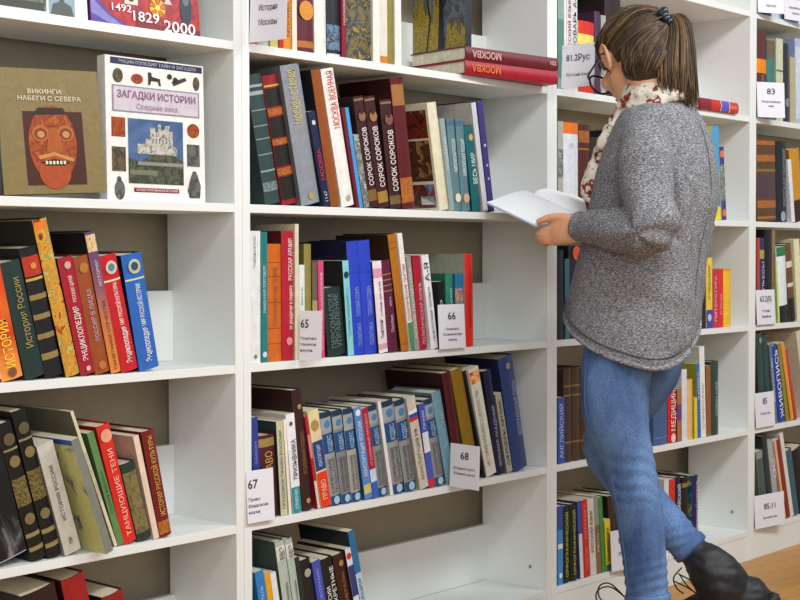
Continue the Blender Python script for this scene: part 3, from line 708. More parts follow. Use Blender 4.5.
  (0.4699, 0.0411, 10.5, 0.2202, 0.009, 0.15, 'H', '#969894', '#22303c', 'grey and blue law volume right of the thin white book', [('b', 0.94, 1, '#16344e'), ('b', 0.8, 0.94, '#9aa2a8'), ('e', 0.87, 0.2, '#4a80b0'), ('b', 0.56, 0.77, '#174a7c'), ('t', 'КОДЕКС', 0.58, 0.75, '#b0d0ec', 0.45, 0.5), ('t', 'ГРАЖДАНСКИЙ', 0.13, 0.5, '#404246', 0.3, 0.65), ('t', 'КОММЕНТАРИЙ', 0.13, 0.5, '#404246', 0.3, 0.3), ('b', 0, 0.1, '#1c4a74'), ('e', 0.05, 0.22, '#a8c4dc')]),
  (0.5151, 0.0374, 11.2, 0.2197, 0.009, 0.15, 'H', '#8e908e', '#22303c', 'grey and blue law volume left of the flag book', [('b', 0.94, 1, '#16344e'), ('b', 0.8, 0.94, '#9aa2a8'), ('e', 0.87, 0.2, '#4a80b0'), ('b', 0.56, 0.77, '#174a7c'), ('t', 'КОДЕКС', 0.58, 0.75, '#b0d0ec', 0.45, 0.5), ('t', 'ГРАЖДАНСКИЙ', 0.13, 0.5, '#404246', 0.3, 0.65), ('t', 'КОММЕНТАРИЙ', 0.13, 0.5, '#404246', 0.3, 0.3), ('b', 0, 0.1, '#1c4a74'), ('e', 0.05, 0.22, '#a8c4dc')]),
  (0.5599, 0.0306, 12.7, 0.2252, 0.007, 0.16, 'P', '#cfc6b6', '#9c968c', 'cream book with a small white blue red flag', [('b', 0.82, 0.86, '#eef0f0'), ('b', 0.78, 0.82, '#2c4cb0'), ('b', 0.74, 0.78, '#d02c24'), ('t', 'КОНСТИТУЦИЯ РФ', 0.1, 0.66, '#6a645c', 0.4, 0.5)]),
  (0.5931, 0.0221, 10.9, 0.2059, 0.008, 0.15, 'P', '#4458b4', '#2c3880', 'narrow blue book with white middle and red foot', [('b', 0.0, 0.1, '#d0242c'), ('b', 0.42, 0.66, '#e4e4ec'), ('t', 'ПРАВО', 0.7, 0.92, '#d8dcf0', 0.4, 0.5)]),
  (0.6201, 0.0337, 12.0, 0.2147, 0.008, 0.15, 'H', '#8c8e8e', '#1c2630', 'grey and blue law volume behind card 68', [('b', 0.94, 1, '#16344e'), ('b', 0.8, 0.94, '#9aa2a8'), ('e', 0.87, 0.2, '#4a80b0'), ('b', 0.56, 0.77, '#174a7c'), ('t', 'КОДЕКС', 0.58, 0.75, '#b0d0ec', 0.45, 0.5), ('t', 'ГРАЖДАНСКИЙ', 0.13, 0.5, '#404246', 0.3, 0.65), ('t', 'КОММЕНТАРИЙ', 0.13, 0.5, '#404246', 0.3, 0.3), ('b', 0, 0.1, '#1c4a74'), ('e', 0.05, 0.22, '#a8c4dc')]),
  (0.6639, 0.033, 14.1, 0.2312, 0.009, 0.15, 'H', '#6d9aac', '#50707c', 'light steel blue hardback behind card 68', [('t', 'ТЕОРИЯ ПРАВА', 0.4, 0.8, '#a8ccd8', 0.35, 0.5)]),
  (0.7017, 0.0318, 11.7, 0.2752, 0.009, 0.19, 'H', '#521018', '#280a10', 'tall dark maroon hardback above card 68', []),
  (0.7501, 0.0427, 14.8, 0.2821, 0.008, 0.17, 'H', '#8c6a14', '#604a10', 'tall ochre hardback right of the maroon one', [('b', 0.28, 0.285, '#5c4410')]),
  (0.8029, 0.0082, 16.4, 0.2822, 0.009, 0.16, 'P', '#16161a', '#101012', 'very thin black book between ochre and cream books', []),
  (0.8122, 0.0389, 15.0, 0.2819, 0.007, 0.16, 'P', '#dedbcd', '#c0bcae', 'tall cream book with a flame picture on top', [('b', 0.86, 0.97, 'art:flame'), ('t', 'ИСТОРИЯ ВОЕННОГО ИСКУССТВА', 0.1, 0.8, '#8c887c', 0.35, 0.4)]),
  (0.8592, 0.0306, 11.9, 0.2704, 0.009, 0.16, 'H', '#1c1c3c', '#121226', 'tall midnight navy book with white title', [('t', 'ВОЕННАЯ АКАДЕМИЯ', 0.08, 0.66, '#a8a8c4', 0.4, 0.5)]),
  (0.8969, 0.0234, 13.5, 0.2098, 0.009, 0.14, 'P', '#aaa89c', '#605e58', 'narrow grey speckled book left of the large blue one', [('t', 'ОФИЦЕРЫ АРМИИ', 0.1, 0.9, '#44443c', 0.55, 0.5)]),
  (0.9279, 0.0579, 12.7, 0.2985, 0.007, 0.18, 'H', '#2c4278', '#161e40', 'large tall blue hardback at the right end', [('t', 'ВООРУЖЕННЫЕ СИЛЫ', 0.3, 0.78, '#9cacd4', 0.28, 0.7), ('e', 0.92, 0.12, '#a08868')]),
 ],
 '2E': [
  (0.0735, 0.0241, 9.9, 0.2182, 0.009, 0.14, 'P', '#2a7cc4', '#1c5a94', 'bright blue narrow book at the left', [('t', 'СТРОИТЕЛЬ', 0.5, 0.85, '#a8d0f0', 0.4, 0.5)]),
  (0.0989, 0.0162, 9.9, 0.2117, 0.009, 0.14, 'P', '#e0a420', '#b88418', 'narrow yellow book', []),
  (0.1162, 0.0159, 10.0, 0.2087, 0.009, 0.14, 'P', '#e4e4e6', '#c8c8cc', 'narrow white book left of the grey green pair', []),
  (0.1431, 0.0265, 10.1, 0.2735, 0.008, 0.16, 'H', '#b4bfb2', '#3c4c4a', 'grey green volume with black tag, left of a pair', [('b', 0.84, 0.96, '#dfe4d8'), ('t', 'ВВЭ', 0.85, 0.95, '#20242a', 0.6, 0.5), ('t', 'Военный словарь', 0.3, 0.66, '#5c645a', 0.35, 0.5)]),
  (0.1713, 0.0213, 10.1, 0.2748, 0.008, 0.16, 'H', '#b0bcb2', '#3c4c4a', 'grey green volume with black tag, right of a pair', [('b', 0.84, 0.96, '#dfe4d8'), ('t', 'ВВЭ', 0.85, 0.95, '#20242a', 0.6, 0.5), ('t', 'Военный словарь', 0.3, 0.66, '#5c645a', 0.35, 0.5)]),
  (0.1938, 0.0115, 10.2, 0.2317, 0.009, 0.15, 'P', '#20302c', '#182420', 'very thin dark green book', []),
  (0.2105, 0.0318, 11.3, 0.2215, 0.008, 0.15, 'H', '#1c1a1c', '#101012', 'black hardback with a pale star emblem', [('e', 0.86, 0.24, '#a8a498'), ('b', 0.42, 0.52, '#4a5a48')]),
  (0.2453, 0.0245, 11.8, 0.2139, 0.008, 0.15, 'P', '#4450b0', '#2c3474', 'violet blue narrow book with yellow foot', [('t', 'СБОРНИК', 0.55, 0.92, '#9ca4e0', 0.35, 0.5), ('e', 0.38, 0.35, '#d0b040')]),
  (0.2744, 0.0374, 12.2, 0.2131, 0.008, 0.15, 'H', '#18181a', '#0e0e10', 'black hardback with two lines of white title', [('t', 'СЕКРЕТНЫЕ', 0.4, 0.9, '#e8e8e4', 0.34, 0.7), ('t', 'МИССИИ', 0.4, 0.7, '#e8e8e4', 0.34, 0.25)]),
  (0.3175, 0.0355, 12.7, 0.2171, 0.008, 0.15, 'H', '#3c1612', '#1c0c0a', 'dark brown hardback with a thin gold title', [('t', 'ГЕНЕРАЛЫ', 0.4, 0.8, '#9c7448', 0.26, 0.5), ('e', 0.9, 0.16, '#a08050')]),
  (0.3562, 0.0176, 13.2, 0.2281, 0.007, 0.15, 'P', '#dcdce4', '#1a1a1c', 'white book with blue title and a red spot', [('b', 0.5, 0.82, '#343c78'), ('e', 0.92, 0.34, '#d02828')]),
  (0.3762, 0.0194, 13.5, 0.2673, 0.007, 0.16, 'P', '#2b6f9c', '#121a22', 'tall teal blue book at the right end', [('b', 0, 0.62, '#b8c8d4'), ('t', 'АВИАЦИЯ', 0.2, 0.6, '#2c5c9c', 0.5, 0.5)]),
 ],
 '3A': [
  (1.1152, 0.0265, 0.1, 0.3065, 0.009, 0.15, 'P', '#8aa49a', '#5c7a6c', 'grey green book behind card 81.2', [('b', 0.1, 0.6, '#5c8478')]),
  (1.1431, 0.0104, 0.2, 0.3065, 0.009, 0.15, 'P', '#e2e0dc', '#d0ceca', 'very thin white book behind card 81.2', []),
  (1.1541, 0.0238, 0.2, 0.3064, 0.008, 0.15, 'P', '#e4dcdc', '#ccc4c4', 'white book with a dark red title behind card 81.2', [('t', 'РУССКИЙ ЯЗЫК', 0.3, 0.8, '#8a2444', 0.6, 0.5)]),
  (1.1792, 0.0231, 0.3, 0.3064, 0.008, 0.15, 'P', '#d8d8d8', '#b8b8b8', 'white and black speckled book behind card 81.2', [('t', 'СЛОВАРЬ А-Я', 0.3, 0.85, '#26262a', 0.7, 0.5)]),
  (1.2119, 0.0755, 0.1, 0.1923, 0.009, 0.14, 'H', '#e6d468', '#c4b450', 'yellow dictionary with a red top band', [('b', 0.82, 1, '#d02c20'), ('b', 0, 0.14, '#c8301c'), ('b', 0.55, 0.58, '#b8a848')]),
  (1.2893, 0.027, 0.4, 0.2257, 0.009, 0.15, 'H', '#4c2648', '#3a1c38', 'purple hardback right of the yellow dictionary', []),
  (1.3186, 0.0229, 0.5, 0.2186, 0.01, 0.15, 'P', '#a4a4a0', '#8c8c88', 'grey narrow book right of the purple hardback', []),
  (1.3461, 0.0775, 0.6, 0.2847, 0.012, 0.15, 'H', '#2c1c1c', '#221616', 'dark brown book behind the head', []),
 ],
 '3B': [
  (1.117, 0.0235, 0.4, 0.2465, 0.009, 0.15, 'P', '#b4b0a4', '#98948a', 'grey narrow book with a small dark picture', [('b', 0.4, 0.7, 'art:greyphoto2')]),
  (1.141, 0.0703, 0.3, 0.2455, 0.007, 0.15, 'H', '#e4e8f0', '#c8ccd4', 'white hardback with an orange top band', [('b', 0.88, 1, '#f07818'), ('t', 'СТИЛИ', 0.72, 0.78, '#b8bcc8', 0.3, 0.5), ('b', 0.0, 0.05, '#1c1c20'), ('e', 0.025, 0.15, '#d8d8dc')]),
  (1.2145, 0.0528, 0.4, 0.2451, 0.008, 0.15, 'H', '#582018', '#40160f', 'dark red brown hardback with gold bands', [('b', 0.8, 0.93, 'art:goldred'), ('b', 0.72, 0.74, '#a07030')]),
  (1.2715, 0.0554, 0.8, 0.2139, 0.009, 0.14, 'H', '#2c2420', '#201a16', 'dark brown book behind the reader’s scarf', []),
  (1.3289, 0.0621, 0.6, 0.2364, 0.009, 0.14, 'H', '#1e2c2a', '#16201e', 'dark green book behind the reader’s shoulder', []),
  (1.924, 0.0446, 3.5, 0.286, 0.008, 0.14, 'P', '#4aa0cc', '#e0c030', 'blue and yellow book beside the reader’s back', [('b', 0, 0.14, '#ecdc28'), ('b', 0.14, 0.26, '#2c8cd0'), ('b', 0.26, 0.5, '#7cc8b8')]),
  (1.9758, 0.0277, 5.1, 0.2254, 0.008, 0.14, 'P', '#3a3c80', '#c8c8c8', 'navy and white speckled narrow book right of the blue one', [('b', 0.26, 0.76, 'art:greyphoto2'), ('e', 0.1, 0.34, '#e87040'), ('e', 0.9, 0.34, '#e87040')]),
 ],
 '3C': [
  (1.1191, 0.029, 0.6, 0.2376, 0.009, 0.14, 'H', '#22282c', '#181c20', 'dark slate book at the left end beside the reader', []),
  (1.1496, 0.0206, 0.8, 0.2138, 0.009, 0.14, 'P', '#3a6c7c', '#2c5460', 'narrow blue teal book beside the reader', []),
  (1.1716, 0.0633, 1.0, 0.2483, 0.008, 0.15, 'H', '#1e2430', '#14181f', 'black hardback with an orange spot beside the reader', [('e', 0.92, 0.24, '#e0582c')]),
  (1.8062, 0.0327, 1.1, 0.2028, 0.009, 0.14, 'P', '#3c3c3c', '#2c2c2c', 'dark grey narrow book beside the reader’s back', []),
  (1.8412, 0.0402, 1.2, 0.2027, 0.009, 0.14, 'P', '#18181a', '#121214', 'black book left of the yellow and blue one', []),
  (1.8818, 0.0372, 1.1, 0.2146, 0.007, 0.14, 'P', '#e8c83c', '#c8a82c', 'yellow book with a blue foot', [('b', 0, 0.26, '#3448a4'), ('e', 0.15, 0.24, '#c0c8e8'), ('t', 'УЧЕБНИК', 0.4, 0.9, '#8c7820', 0.4, 0.5)]),
  (1.9208, 0.0322, 0.8, 0.1779, 0.007, 0.14, 'P', '#c8283c', '#a01c2c', 'rose red narrow book with white title', [('t', 'ЛИТЕРАТУРА', 0.1, 0.9, '#f0c0c4', 0.5, 0.5)]),
  (1.9542, 0.0307, 0.9, 0.1791, 0.007, 0.14, 'P', '#dc2420', '#b01c18', 'scarlet narrow book left of the last yellow book', [('t', 'ЯЗЫК', 0.2, 0.6, '#f0b0a0', 0.4, 0.5)]),
  (1.9867, 0.053, 0.5, 0.1804, 0.007, 0.14, 'H', '#ecbc24', '#d0a01c', 'yellow book at the right end of the row', [('b', 0.96, 1, '#e89020')]),
 ],
 '3D': [
  (1.1156, 0.03, 0.4, 0.1765, 0.008, 0.14, 'P', '#2c54b4', '#1c3a84', 'short blue book with white letters at the left end', [('t', 'АНГЛИЙСКИЙ', 0.08, 0.9, '#b8ccf0', 0.6, 0.5)]),
  (1.1491, 0.0368, 0.5, 0.2513, 0.009, 0.15, 'H', '#4a3626', '#32241a', 'brown gold banded volume, first right of the blue book', [('b', 0.8, 0.82, '#8c6c38'), ('b', 0.7, 0.72, '#8c6c38'), ('b', 0.2, 0.22, '#8c6c38')]),
  (1.1873, 0.036, 0.4, 0.2517, 0.009, 0.15, 'H', '#4a3626', '#32241a', 'brown gold banded volume, second right of the blue book', [('b', 0.8, 0.82, '#8c6c38'), ('b', 0.7, 0.72, '#8c6c38'), ('b', 0.2, 0.22, '#8c6c38')]),
  (1.2247, 0.0461, 0.4, 0.2494, 0.009, 0.15, 'H', '#44301f', '#32241a', 'brown gold banded volume touching the reader’s thigh outline', [('b', 0.8, 0.82, '#8c6c38'), ('b', 0.7, 0.72, '#8c6c38'), ('b', 0.2, 0.22, '#8c6c38')]),
  (1.5944, 0.0744, 0.9, 0.2015, 0.008, 0.15, 'H', '#41608e', '#34507c', 'blue grey hardback beside the reader’s leg', [('b', 0.1, 0.11, '#7c98c0')]),
  (1.6701, 0.0447, 0.7, 0.1819, 0.007, 0.14, 'H', '#d0241c', '#a01c16', 'red hardback with white title Медицина', [('t', 'МЕДИЦИНА', 0.2, 0.95, '#f4dcd4', 0.62, 0.5), ('e', 0.08, 0.28, '#f0c8c0')]),
  (1.7175, 0.0244, 1.0, 0.158, 0.008, 0.14, 'P', '#a86a34', '#6c3c58', 'narrow brown and purple book', [('b', 0.4, 0.7, '#6c3c70')]),
  (1.7441, 0.0286, 1.0, 0.2127, 0.008, 0.15, 'P', '#dcdce4', '#c4c8d0', 'white book right of the red Медицина book', []),
  (1.7735, 0.0383, 0.9, 0.181, 0.007, 0.14, 'H', '#e4b468', '#c89850', 'tan book with plain spine', []),
  (1.814, 0.0176, 1.7, 0.1242, 0.007, 0.12, 'P', '#e0cc30', '#8c8a20', 'narrow yellow book right of the tan one', []),
  (1.8349, 0.0171, 2.9, 0.226, 0.008, 0.14, 'P', '#2468b8', '#8c8c1c', 'thin blue book with an olive side', [('t', 'ФИЗИКА', 0.5, 0.9, '#c8dcf0', 0.6, 0.5)]),
  (1.8534, 0.0297, 2.9, 0.2765, 0.007, 0.15, 'P', '#e4e6e4', '#b4b6b0', 'tall white book with grey speckled spine', [('t', 'СПРАВОЧНИК', 0.1, 0.6, '#a8aca8', 0.4, 0.5)]),
  (1.8849, 0.027, 1.5, 0.2165, 0.007, 0.14, 'P', '#94581c', '#744414', 'narrow brown book left of the dark green one', []),
  (1.9137, 0.0511, 0.6, 0.2268, 0.007, 0.14, 'H', '#2c4038', '#20302a', 'dark green hardback at the right end', [('t', 'СЛОВАРЬ СЛОВ', 0.25, 0.72, '#b0c0b8', 0.28, 0.6)]),
 ],
 '3E': [
  (1.1167, 0.0231, 0.6, 0.2109, 0.009, 0.14, 'P', '#3c8cd0', '#2c70ac', 'light blue book with a white stripe at the left end', [('b', 0.46, 0.52, '#dce8f0'), ('b', 0.7, 1, '#2c4c9c'), ('e', 0.12, 0.24, '#e8f0f4')]),
  (1.1409, 0.0343, 0.7, 0.2078, 0.009, 0.14, 'H', '#14201a', '#101814', 'black green hardback with yellow title, left of a pair', [('t', 'ОРФОГРАФИЧЕСКИЙ', 0.08, 0.92, '#b8bc58', 0.4, 0.5)]),
  (1.1787, 0.0318, 1.5, 0.2086, 0.009, 0.14, 'H', '#14201a', '#101814', 'black green hardback with yellow title, right of a pair', [('t', 'ОРФОГРАФИЧЕСКИЙ', 0.08, 0.92, '#b8bc58', 0.4, 0.5)]),
  (1.2212, 0.016, 4.3, 0.2134, 0.009, 0.14, 'P', '#dcd8d0', '#3c48a0', 'narrow white book with a blue top', [('b', 0.58, 1, '#3848a8')]),
  (1.2378, 0.0265, 4.1, 0.2135, 0.008, 0.14, 'P', '#cc2028', '#a01820', 'red narrow book with pale title', [('t', 'РИТОРИКА', 0.5, 0.95, '#e88c80', 0.5, 0.5), ('t', 'СТИЛИСТИКА', 0.08, 0.4, '#e88c80', 0.5, 0.5)]),
  (1.2679, 0.0293, 4.8, 0.2129, 0.008, 0.14, 'P', '#d8d4c8', '#b8b4a8', 'cream narrow book with dark title', [('t', 'РУССКИЙ ЯЗЫК', 0.3, 0.85, '#5c584c', 0.5, 0.5)]),
  (1.3006, 0.0223, 5.5, 0.2176, 0.009, 0.14, 'P', '#846a44', '#8c8c84', 'brown narrow book with a grey top', [('b', 0.62, 1, '#94948c'), ('t', 'РЕЧЬ', 0.2, 0.6, '#d8ccb0', 0.5, 0.5)]),
  (1.3241, 0.0186, 5.7, 0.212, 0.008, 0.14, 'P', '#3c8c40', '#2c6c30', 'thin green book', []),
  (1.3439, 0.0277, 4.9, 0.144, 0.007, 0.13, 'P', '#e8c82c', '#c8a820', 'short yellow book with black title and teal foot', [('b', 0, 0.12, '#206c7c'), ('t', 'ГРАММАТИКА', 0.2, 0.85, '#4c4010', 0.5, 0.5)]),
  (1.385, 0.0326, 5.7, 0.2062, 0.015, 0.14, 'H', '#3c2c24', '#2a1e18', 'dark brown book behind the lower card', []),
  (1.4198, 0.0438, 5.7, 0.2045, 0.015, 0.14, 'H', '#34343c', '#24242a', 'dark grey book behind the lower card', []),
  (1.6472, 0.0255, 0.3, 0.2199, 0.009, 0.14, 'P', '#d8d8d8', '#c0c0c4', 'thin white book behind the reader’s calf', []),
  (1.6749, 0.032, 0.3, 0.2166, 0.009, 0.14, 'P', '#d0301c', '#a82418', 'red book behind the reader’s calf', []),
  (1.7086, 0.0386, 0.6, 0.2188, 0.009, 0.14, 'H', '#14183c', '#0c0e1c', 'navy hardback with white title behind the reader’s calf', [('t', 'АНГЛИЙСКИЙ', 0.35, 0.9, '#d8dcf0', 0.5, 0.6)]),
  (1.7539, 0.0345, 0.4, 0.2133, 0.009, 0.14, 'H', '#181614', '#121010', 'black hardback between the two navy ones', [('b', 0.86, 0.92, '#8c7834')]),
  (1.8097, 0.0352, 0.4, 0.2129, 0.008, 0.15, 'H', '#221c54', 'art:tealcover', 'navy hardback with white patterned edge at the right end', [('t', 'СОВРЕМЕННЫЙ СЛОВАРЬ', 0.06, 0.94, '#c8c0d8', 0.5, 0.7)]),
 ],
 '4T': [
  (2.2111, 0.0939, 0.6, 0.2357, 0.015, 0.14, 'H', '#2c2c6c', '#20204c', 'navy book behind the topmost card', []),
  (2.3119, 0.069, 0.6, 0.252, 0.015, 0.14, 'H', '#c8d0d8', '#a8b0b8', 'pale blue book behind the topmost card', []),
  (2.3879, 0.1139, 0.7, 0.2642, 0.015, 0.14, 'H', '#2c78a8', '#205c80', 'blue book on the topmost shelf at the photo edge', []),
 ],
 '4A': [
  (2.1977, 0.0707, 0.6, 0.2791, 0.009, 0.14, 'H', '#5c2a26', '#48201c', 'maroon hardback with an orange square', [('b', 0.52, 0.68, '#e88a10'), ('t', 'ЛИТЕРАТУРА', 0.2, 0.5, '#b09088', 0.3, 0.5)]),
  (2.2711, 0.054, 0.6, 0.2555, 0.009, 0.14, 'H', '#3f7c70', '#2c5c54', 'teal hardback with a brown top', [('b', 0.78, 1, '#6c5c48')]),
  (2.3266, 0.0464, 0.8, 0.2679, 0.009, 0.14, 'P', '#c8ccb0', '#a8ac94', 'pale sage book beside the teal hardback', [('b', 0.6, 0.62, '#5c6454')]),
  (2.3832, 0.0402, 1.1, 0.2578, 0.009, 0.15, 'H', '#2c3038', '#202228', 'charcoal book right of card 83', [('e', 0.25, 0.3, '#7c8490')]),
  (2.4243, 0.0407, 1.3, 0.2163, 0.009, 0.14, 'P', '#b8ac8c', '#988c70', 'beige book right of the charcoal one', []),
  (2.466, 0.0852, 1.1, 0.2832, 0.008, 0.14, 'H', '#a8b8d0', '#8898b0', 'pale blue framed book at the photo edge', [('b', 0.06, 0.9, '#c4d0e0')]),
 ],
 '4B': [
  (2.2099, 0.1286, 2.3, 0.2668, 0.009, 0.15, 'H', '#5c3c20', '#402a16', 'thick brown leather volume with gold bands', [('b', 0.72, 0.8, 'art:goldred'), ('b', 0.16, 0.25, 'art:goldred'), ('b', 0.92, 0.97, 'art:goldred'), ('b', 0.03, 0.06, '#a06a2c'), ('b', 0.6, 0.63, '#8c6830'), ('b', 0.3, 0.56, '#4c3840')]),
  (2.342, 0.0709, 2.4, 0.2649, 0.009, 0.15, 'H', '#1c2028', '#14171c', 'black hardback with silver lettering', [('t', 'РУССКАЯ ПОЭЗИЯ', 0.2, 0.9, '#909aa4', 0.3, 0.65), ('e', 0.07, 0.2, '#a0a8b0')]),
  (2.4369, 0.0243, 8.9, 0.2087, 0.008, 0.13, 'P', '#e4e4ea', '#ccccd2', 'narrow white book right of the black hardback', []),
  (2.4691, 0.0716, 10.8, 0.2447, 0.009, 0.15, 'H', '#c88c1c', '#8c5c10', 'golden yellow book at the photo edge', [('b', 0.0, 0.3, '#3c1c14')]),
 ],
 '4C': [
  (2.2044, 0.02, 1.1, 0.2778, 0.009, 0.14, 'P', '#b03828', '#8c2c20', 'thin red book beside the navy one', []),
  (2.2264, 0.0356, 1.0, 0.278, 0.009, 0.14, 'H', '#2c3058', '#20243f', 'navy narrow book with a gold mark', [('b', 0.76, 0.86, '#b09850'), ('t', 'ПЬЕСЫ', 0.4, 0.72, '#c0c4e0', 0.5, 0.5)]),
  (2.2636, 0.0408, 0.9, 0.3059, 0.009, 0.15, 'H', '#16161c', '#101014', 'tall black book above the lower right card', []),
  (2.3065, 0.0225, 1.0, 0.3061, 0.009, 0.15, 'P', '#8c7458', '#6c5840', 'narrow brown dotted book right of the tall black one', [('t', 'ооооооооо', 0.2, 0.9, '#4c3c2c', 0.5, 0.5)]),
  (2.3453, 0.012, 5.6, 0.2014, 0.008, 0.13, 'P', '#cce070', '#a8bc58', 'thin lime green book', []),
  (2.3592, 0.0642, 5.6, 0.2473, 0.008, 0.14, 'H', '#e4ecf0', '#c8d0d4', 'white book with a green cap and black foot', [('b', 0.88, 1, '#1c7c48'), ('b', 0, 0.22, '#15151a')]),
  (2.4373, 0.0427, 8.6, 0.2591, 0.009, 0.14, 'H', '#6c4a2c', '#503620', 'brown and white banded book', [('b', 0.7, 0.78, '#d8d0c0'), ('b', 0.45, 0.5, '#d8d0c0'), ('b', 0, 0.3, '#1c1818')]),
  (2.4821, 0.0406, 6.6, 0.2749, 0.008, 0.15, 'P', '#e8e2b8', '#d0ca9c', 'pale yellow book at the photo edge', []),
 ],
 '4D': [
  (2.2379, 0.04, 6.6, 0.3021, 0.009, 0.15, 'H', '#2e4440', '#22322f', 'dark green volume above card 85, left one', [('e', 0.92, 0.2, '#7c8c88')]),
  (2.2818, 0.0333, 7.2, 0.2943, 0.009, 0.15, 'H', '#2e4440', '#22322f', 'dark green volume above card 85, right one', [('b', 0.1, 0.14, '#a08848')]),
  (2.3287, 0.0201, 10.0, 0.2653, 0.009, 0.14, 'P', '#5c7080', '#445460', 'narrow grey blue book with white letters', [('t', 'ИСКУССТВО', 0.2, 0.9, '#d0dce4', 0.6, 0.5)]),
  (2.3629, 0.0379, 12.9, 0.2604, 0.008, 0.14, 'H', '#2440a4', '#1a2e7c', 'bright blue book with bold white letters', [('t', 'ЖИВОПИСЬ', 0.05, 0.95, '#e8ecf8', 0.7, 0.5)]),
  (2.4078, 0.0206, 14.0, 0.2678, 0.009, 0.14, 'P', '#8c8430', '#6c6424', 'narrow olive book', []),
  (2.4403, 0.0222, 16.2, 0.2715, 0.008, 0.14, 'P', '#e0981c', '#b87814', 'golden orange book leaning beside the olive one', []),
  (2.4711, 0.0145, 17.7, 0.2511, 0.008, 0.13, 'P', '#c83420', '#a02818', 'very thin red book', []),
  (2.5494, 0.0433, 14.7, 0.3022, 0.008, 0.15, 'P', '#d8ceb4', '#c8bea4', 'cream book at the photo edge', []),
 ],
 '4E': [
  (2.2548, 0.0435, 10.8, 0.245, 0.009, 0.14, 'H', '#8c948c', '#54605c', 'grey framed book behind card 85.11', [('b', 0.2, 0.9, '#4c5854')]),
  (2.3018, 0.031, 10.5, 0.2934, 0.009, 0.15, 'H', '#2c3434', '#20282a', 'dark slate book behind card 85.11', []),
  (2.3442, 0.035, 12.6, 0.2757, 0.009, 0.14, 'H', '#a8acac', '#7c8484', 'silver grey book with white curls', [('t', 'ОС', 0.5, 0.8, '#e8e8e8', 0.7, 0.5)]),
  (2.396, 0.0132, 15.7, 0.2762, 0.008, 0.14, 'P', '#e8b890', '#d09c74', 'thin peach book', []),
  (2.4155, 0.0233, 16.7, 0.2789, 0.008, 0.14, 'P', '#8c2018', '#6c1812', 'thin dark red book right of the peach one', []),
  (2.4419, 0.0228, 16.1, 0.2976, 0.008, 0.15, 'P', '#e0dcd8', '#c4c0bc', 'thin white book right of the dark red one', []),
  (2.4741, 0.0398, 15.1, 0.2306, 0.009, 0.14, 'H', '#34606c', '#1c1c20', 'teal book beside black album at the photo edge', []),
  (2.5208, 0.0757, 16.3, 0.2273, 0.009, 0.14, 'H', '#18181c', '#101014', 'black album at the photo edge', []),
 ],
}
for key, rows in SHELVES.items():
    for (X, t, lean, h, inset, d, kind, spine, cover, lab, extras) in rows:
        book(X, ZS[key[1]], t, lean, h, inset, d, kind, spine, cover, extras, lab + ' ' + ROW[key], 'books ' + ROW[key])


# ---- face-out books ------------------------------------------------------------
def face_book(x0, x1, z, h, t, y, lean_back, roll, cover, spine, label):
    """stands with its front cover towards the room; local x across, z up, cover front at y=0"""
    w = x1 - x0
    root = tag(empty('book', (x0, y, z + 0.0008 + t * math.sin(math.radians(lean_back))), (-math.radians(lean_back), math.radians(roll), 0)), label, 'book', 'face-out books in the left bookcase')
    b = bmesh.new()
    add_box(b, 0, w, 0, 0.0025, 0, h, 0)
    add_box(b, 0, w, t - 0.0025, t, 0, h, 1)
    add_box(b, 0, 0.003, 0.0026, t - 0.0026, 0, h, 1)
    mesh_obj('cover', b, [C(cover, key='f'), C(spine, key='f')], root)
    b = bmesh.new()
    add_box(b, 0.0032, w - 0.004, 0.0028, t - 0.0028, 0.003, h - 0.003)
    mesh_obj('page_block', b, m_paper, root)

    def poly(pts, colr, lift, name='cover_picture'):
        b = bmesh.new()
        b.faces.new([b.verts.new((px * w, -lift, pz * h)) for px, pz in pts])
        return mesh_obj(name, b, C(colr), root)

    def rect(a, b_, c, d, colr, lift=0.0006, name='cover_picture'):
        return poly([(a, c), (b_, c), (b_, d), (a, d)], colr, lift, name)

    def oval(cx, cz, rx, rz, colr, lift=0.001, name='cover_picture', n=22):
        return poly(disc_pts(cx, cz, rx, rz, n), colr, lift, name)

    def wr(s, cx, cz, fit, cap, colr, bold=0.01, lift=0.0022):
        text(root, s, colr, fit * w, cap * h, lambda u, v: Vector((cx * w + u, -lift, cz * h + v)), 'cover_lettering', bold, 'CENTER', 1.3)
    return root, poly, rect, oval, wr


# viking book
r, poly, rect, oval, wr = face_book(-0.556, -0.336, ZS['B'], 0.226, 0.022, 0.004, 3, -3.0, 'art:ochrecloth', '#5c4c28',
                                    'ochre face-out book with a carved red brown mask, titled Викинги, on left bookcase')
wr('ВИКИНГИ:', 0.46, 0.80, 0.36, 0.036, '#d6ccb4', 0.01)
wr('НАБЕГИ С СЕВЕРА', 0.50, 0.745, 0.62, 0.036, '#d6ccb4', 0.01)
rect(0.23, 0.81, 0.07, 0.66, '#43190c', 0.0006)
oval(0.50, 0.40, 0.235, 0.31, 'art:mask', 0.0010)
oval(0.50, 0.17, 0.155, 0.135, '#a84818', 0.0014)
poly([(0.33, .63), (0.66, .64), (0.62, .69), (0.38, .69)], '#2c1a10', 0.0014)
for cx in (0.385, 0.63):
    oval(cx, 0.485, 0.082, 0.066, '#b06428', 0.0016)
    oval(cx, 0.48, 0.06, 0.046, '#7c3410', 0.0020)
    oval(cx, 0.475, 0.036, 0.028, '#c08848', 0.0024)
poly([(0.47, .53), (0.55, .53), (0.60, .34), (0.52, .31), (0.43, .34)], '#a85418', 0.0018)
poly([(0.34, .30), (0.50, .335), (0.70, .28), (0.68, .255), (0.50, .305), (0.36, .275)], '#c88440', 0.0020)
poly([(0.37, .255), (0.50, .28), (0.65, .25), (0.60, .225), (0.42, .225)], '#30120a', 0.0020)
for k in range(6):
    rect(0.41 + 0.035 * k, 0.432 + 0.035 * k, 0.236, 0.262, '#e8d8b0', 0.0023)

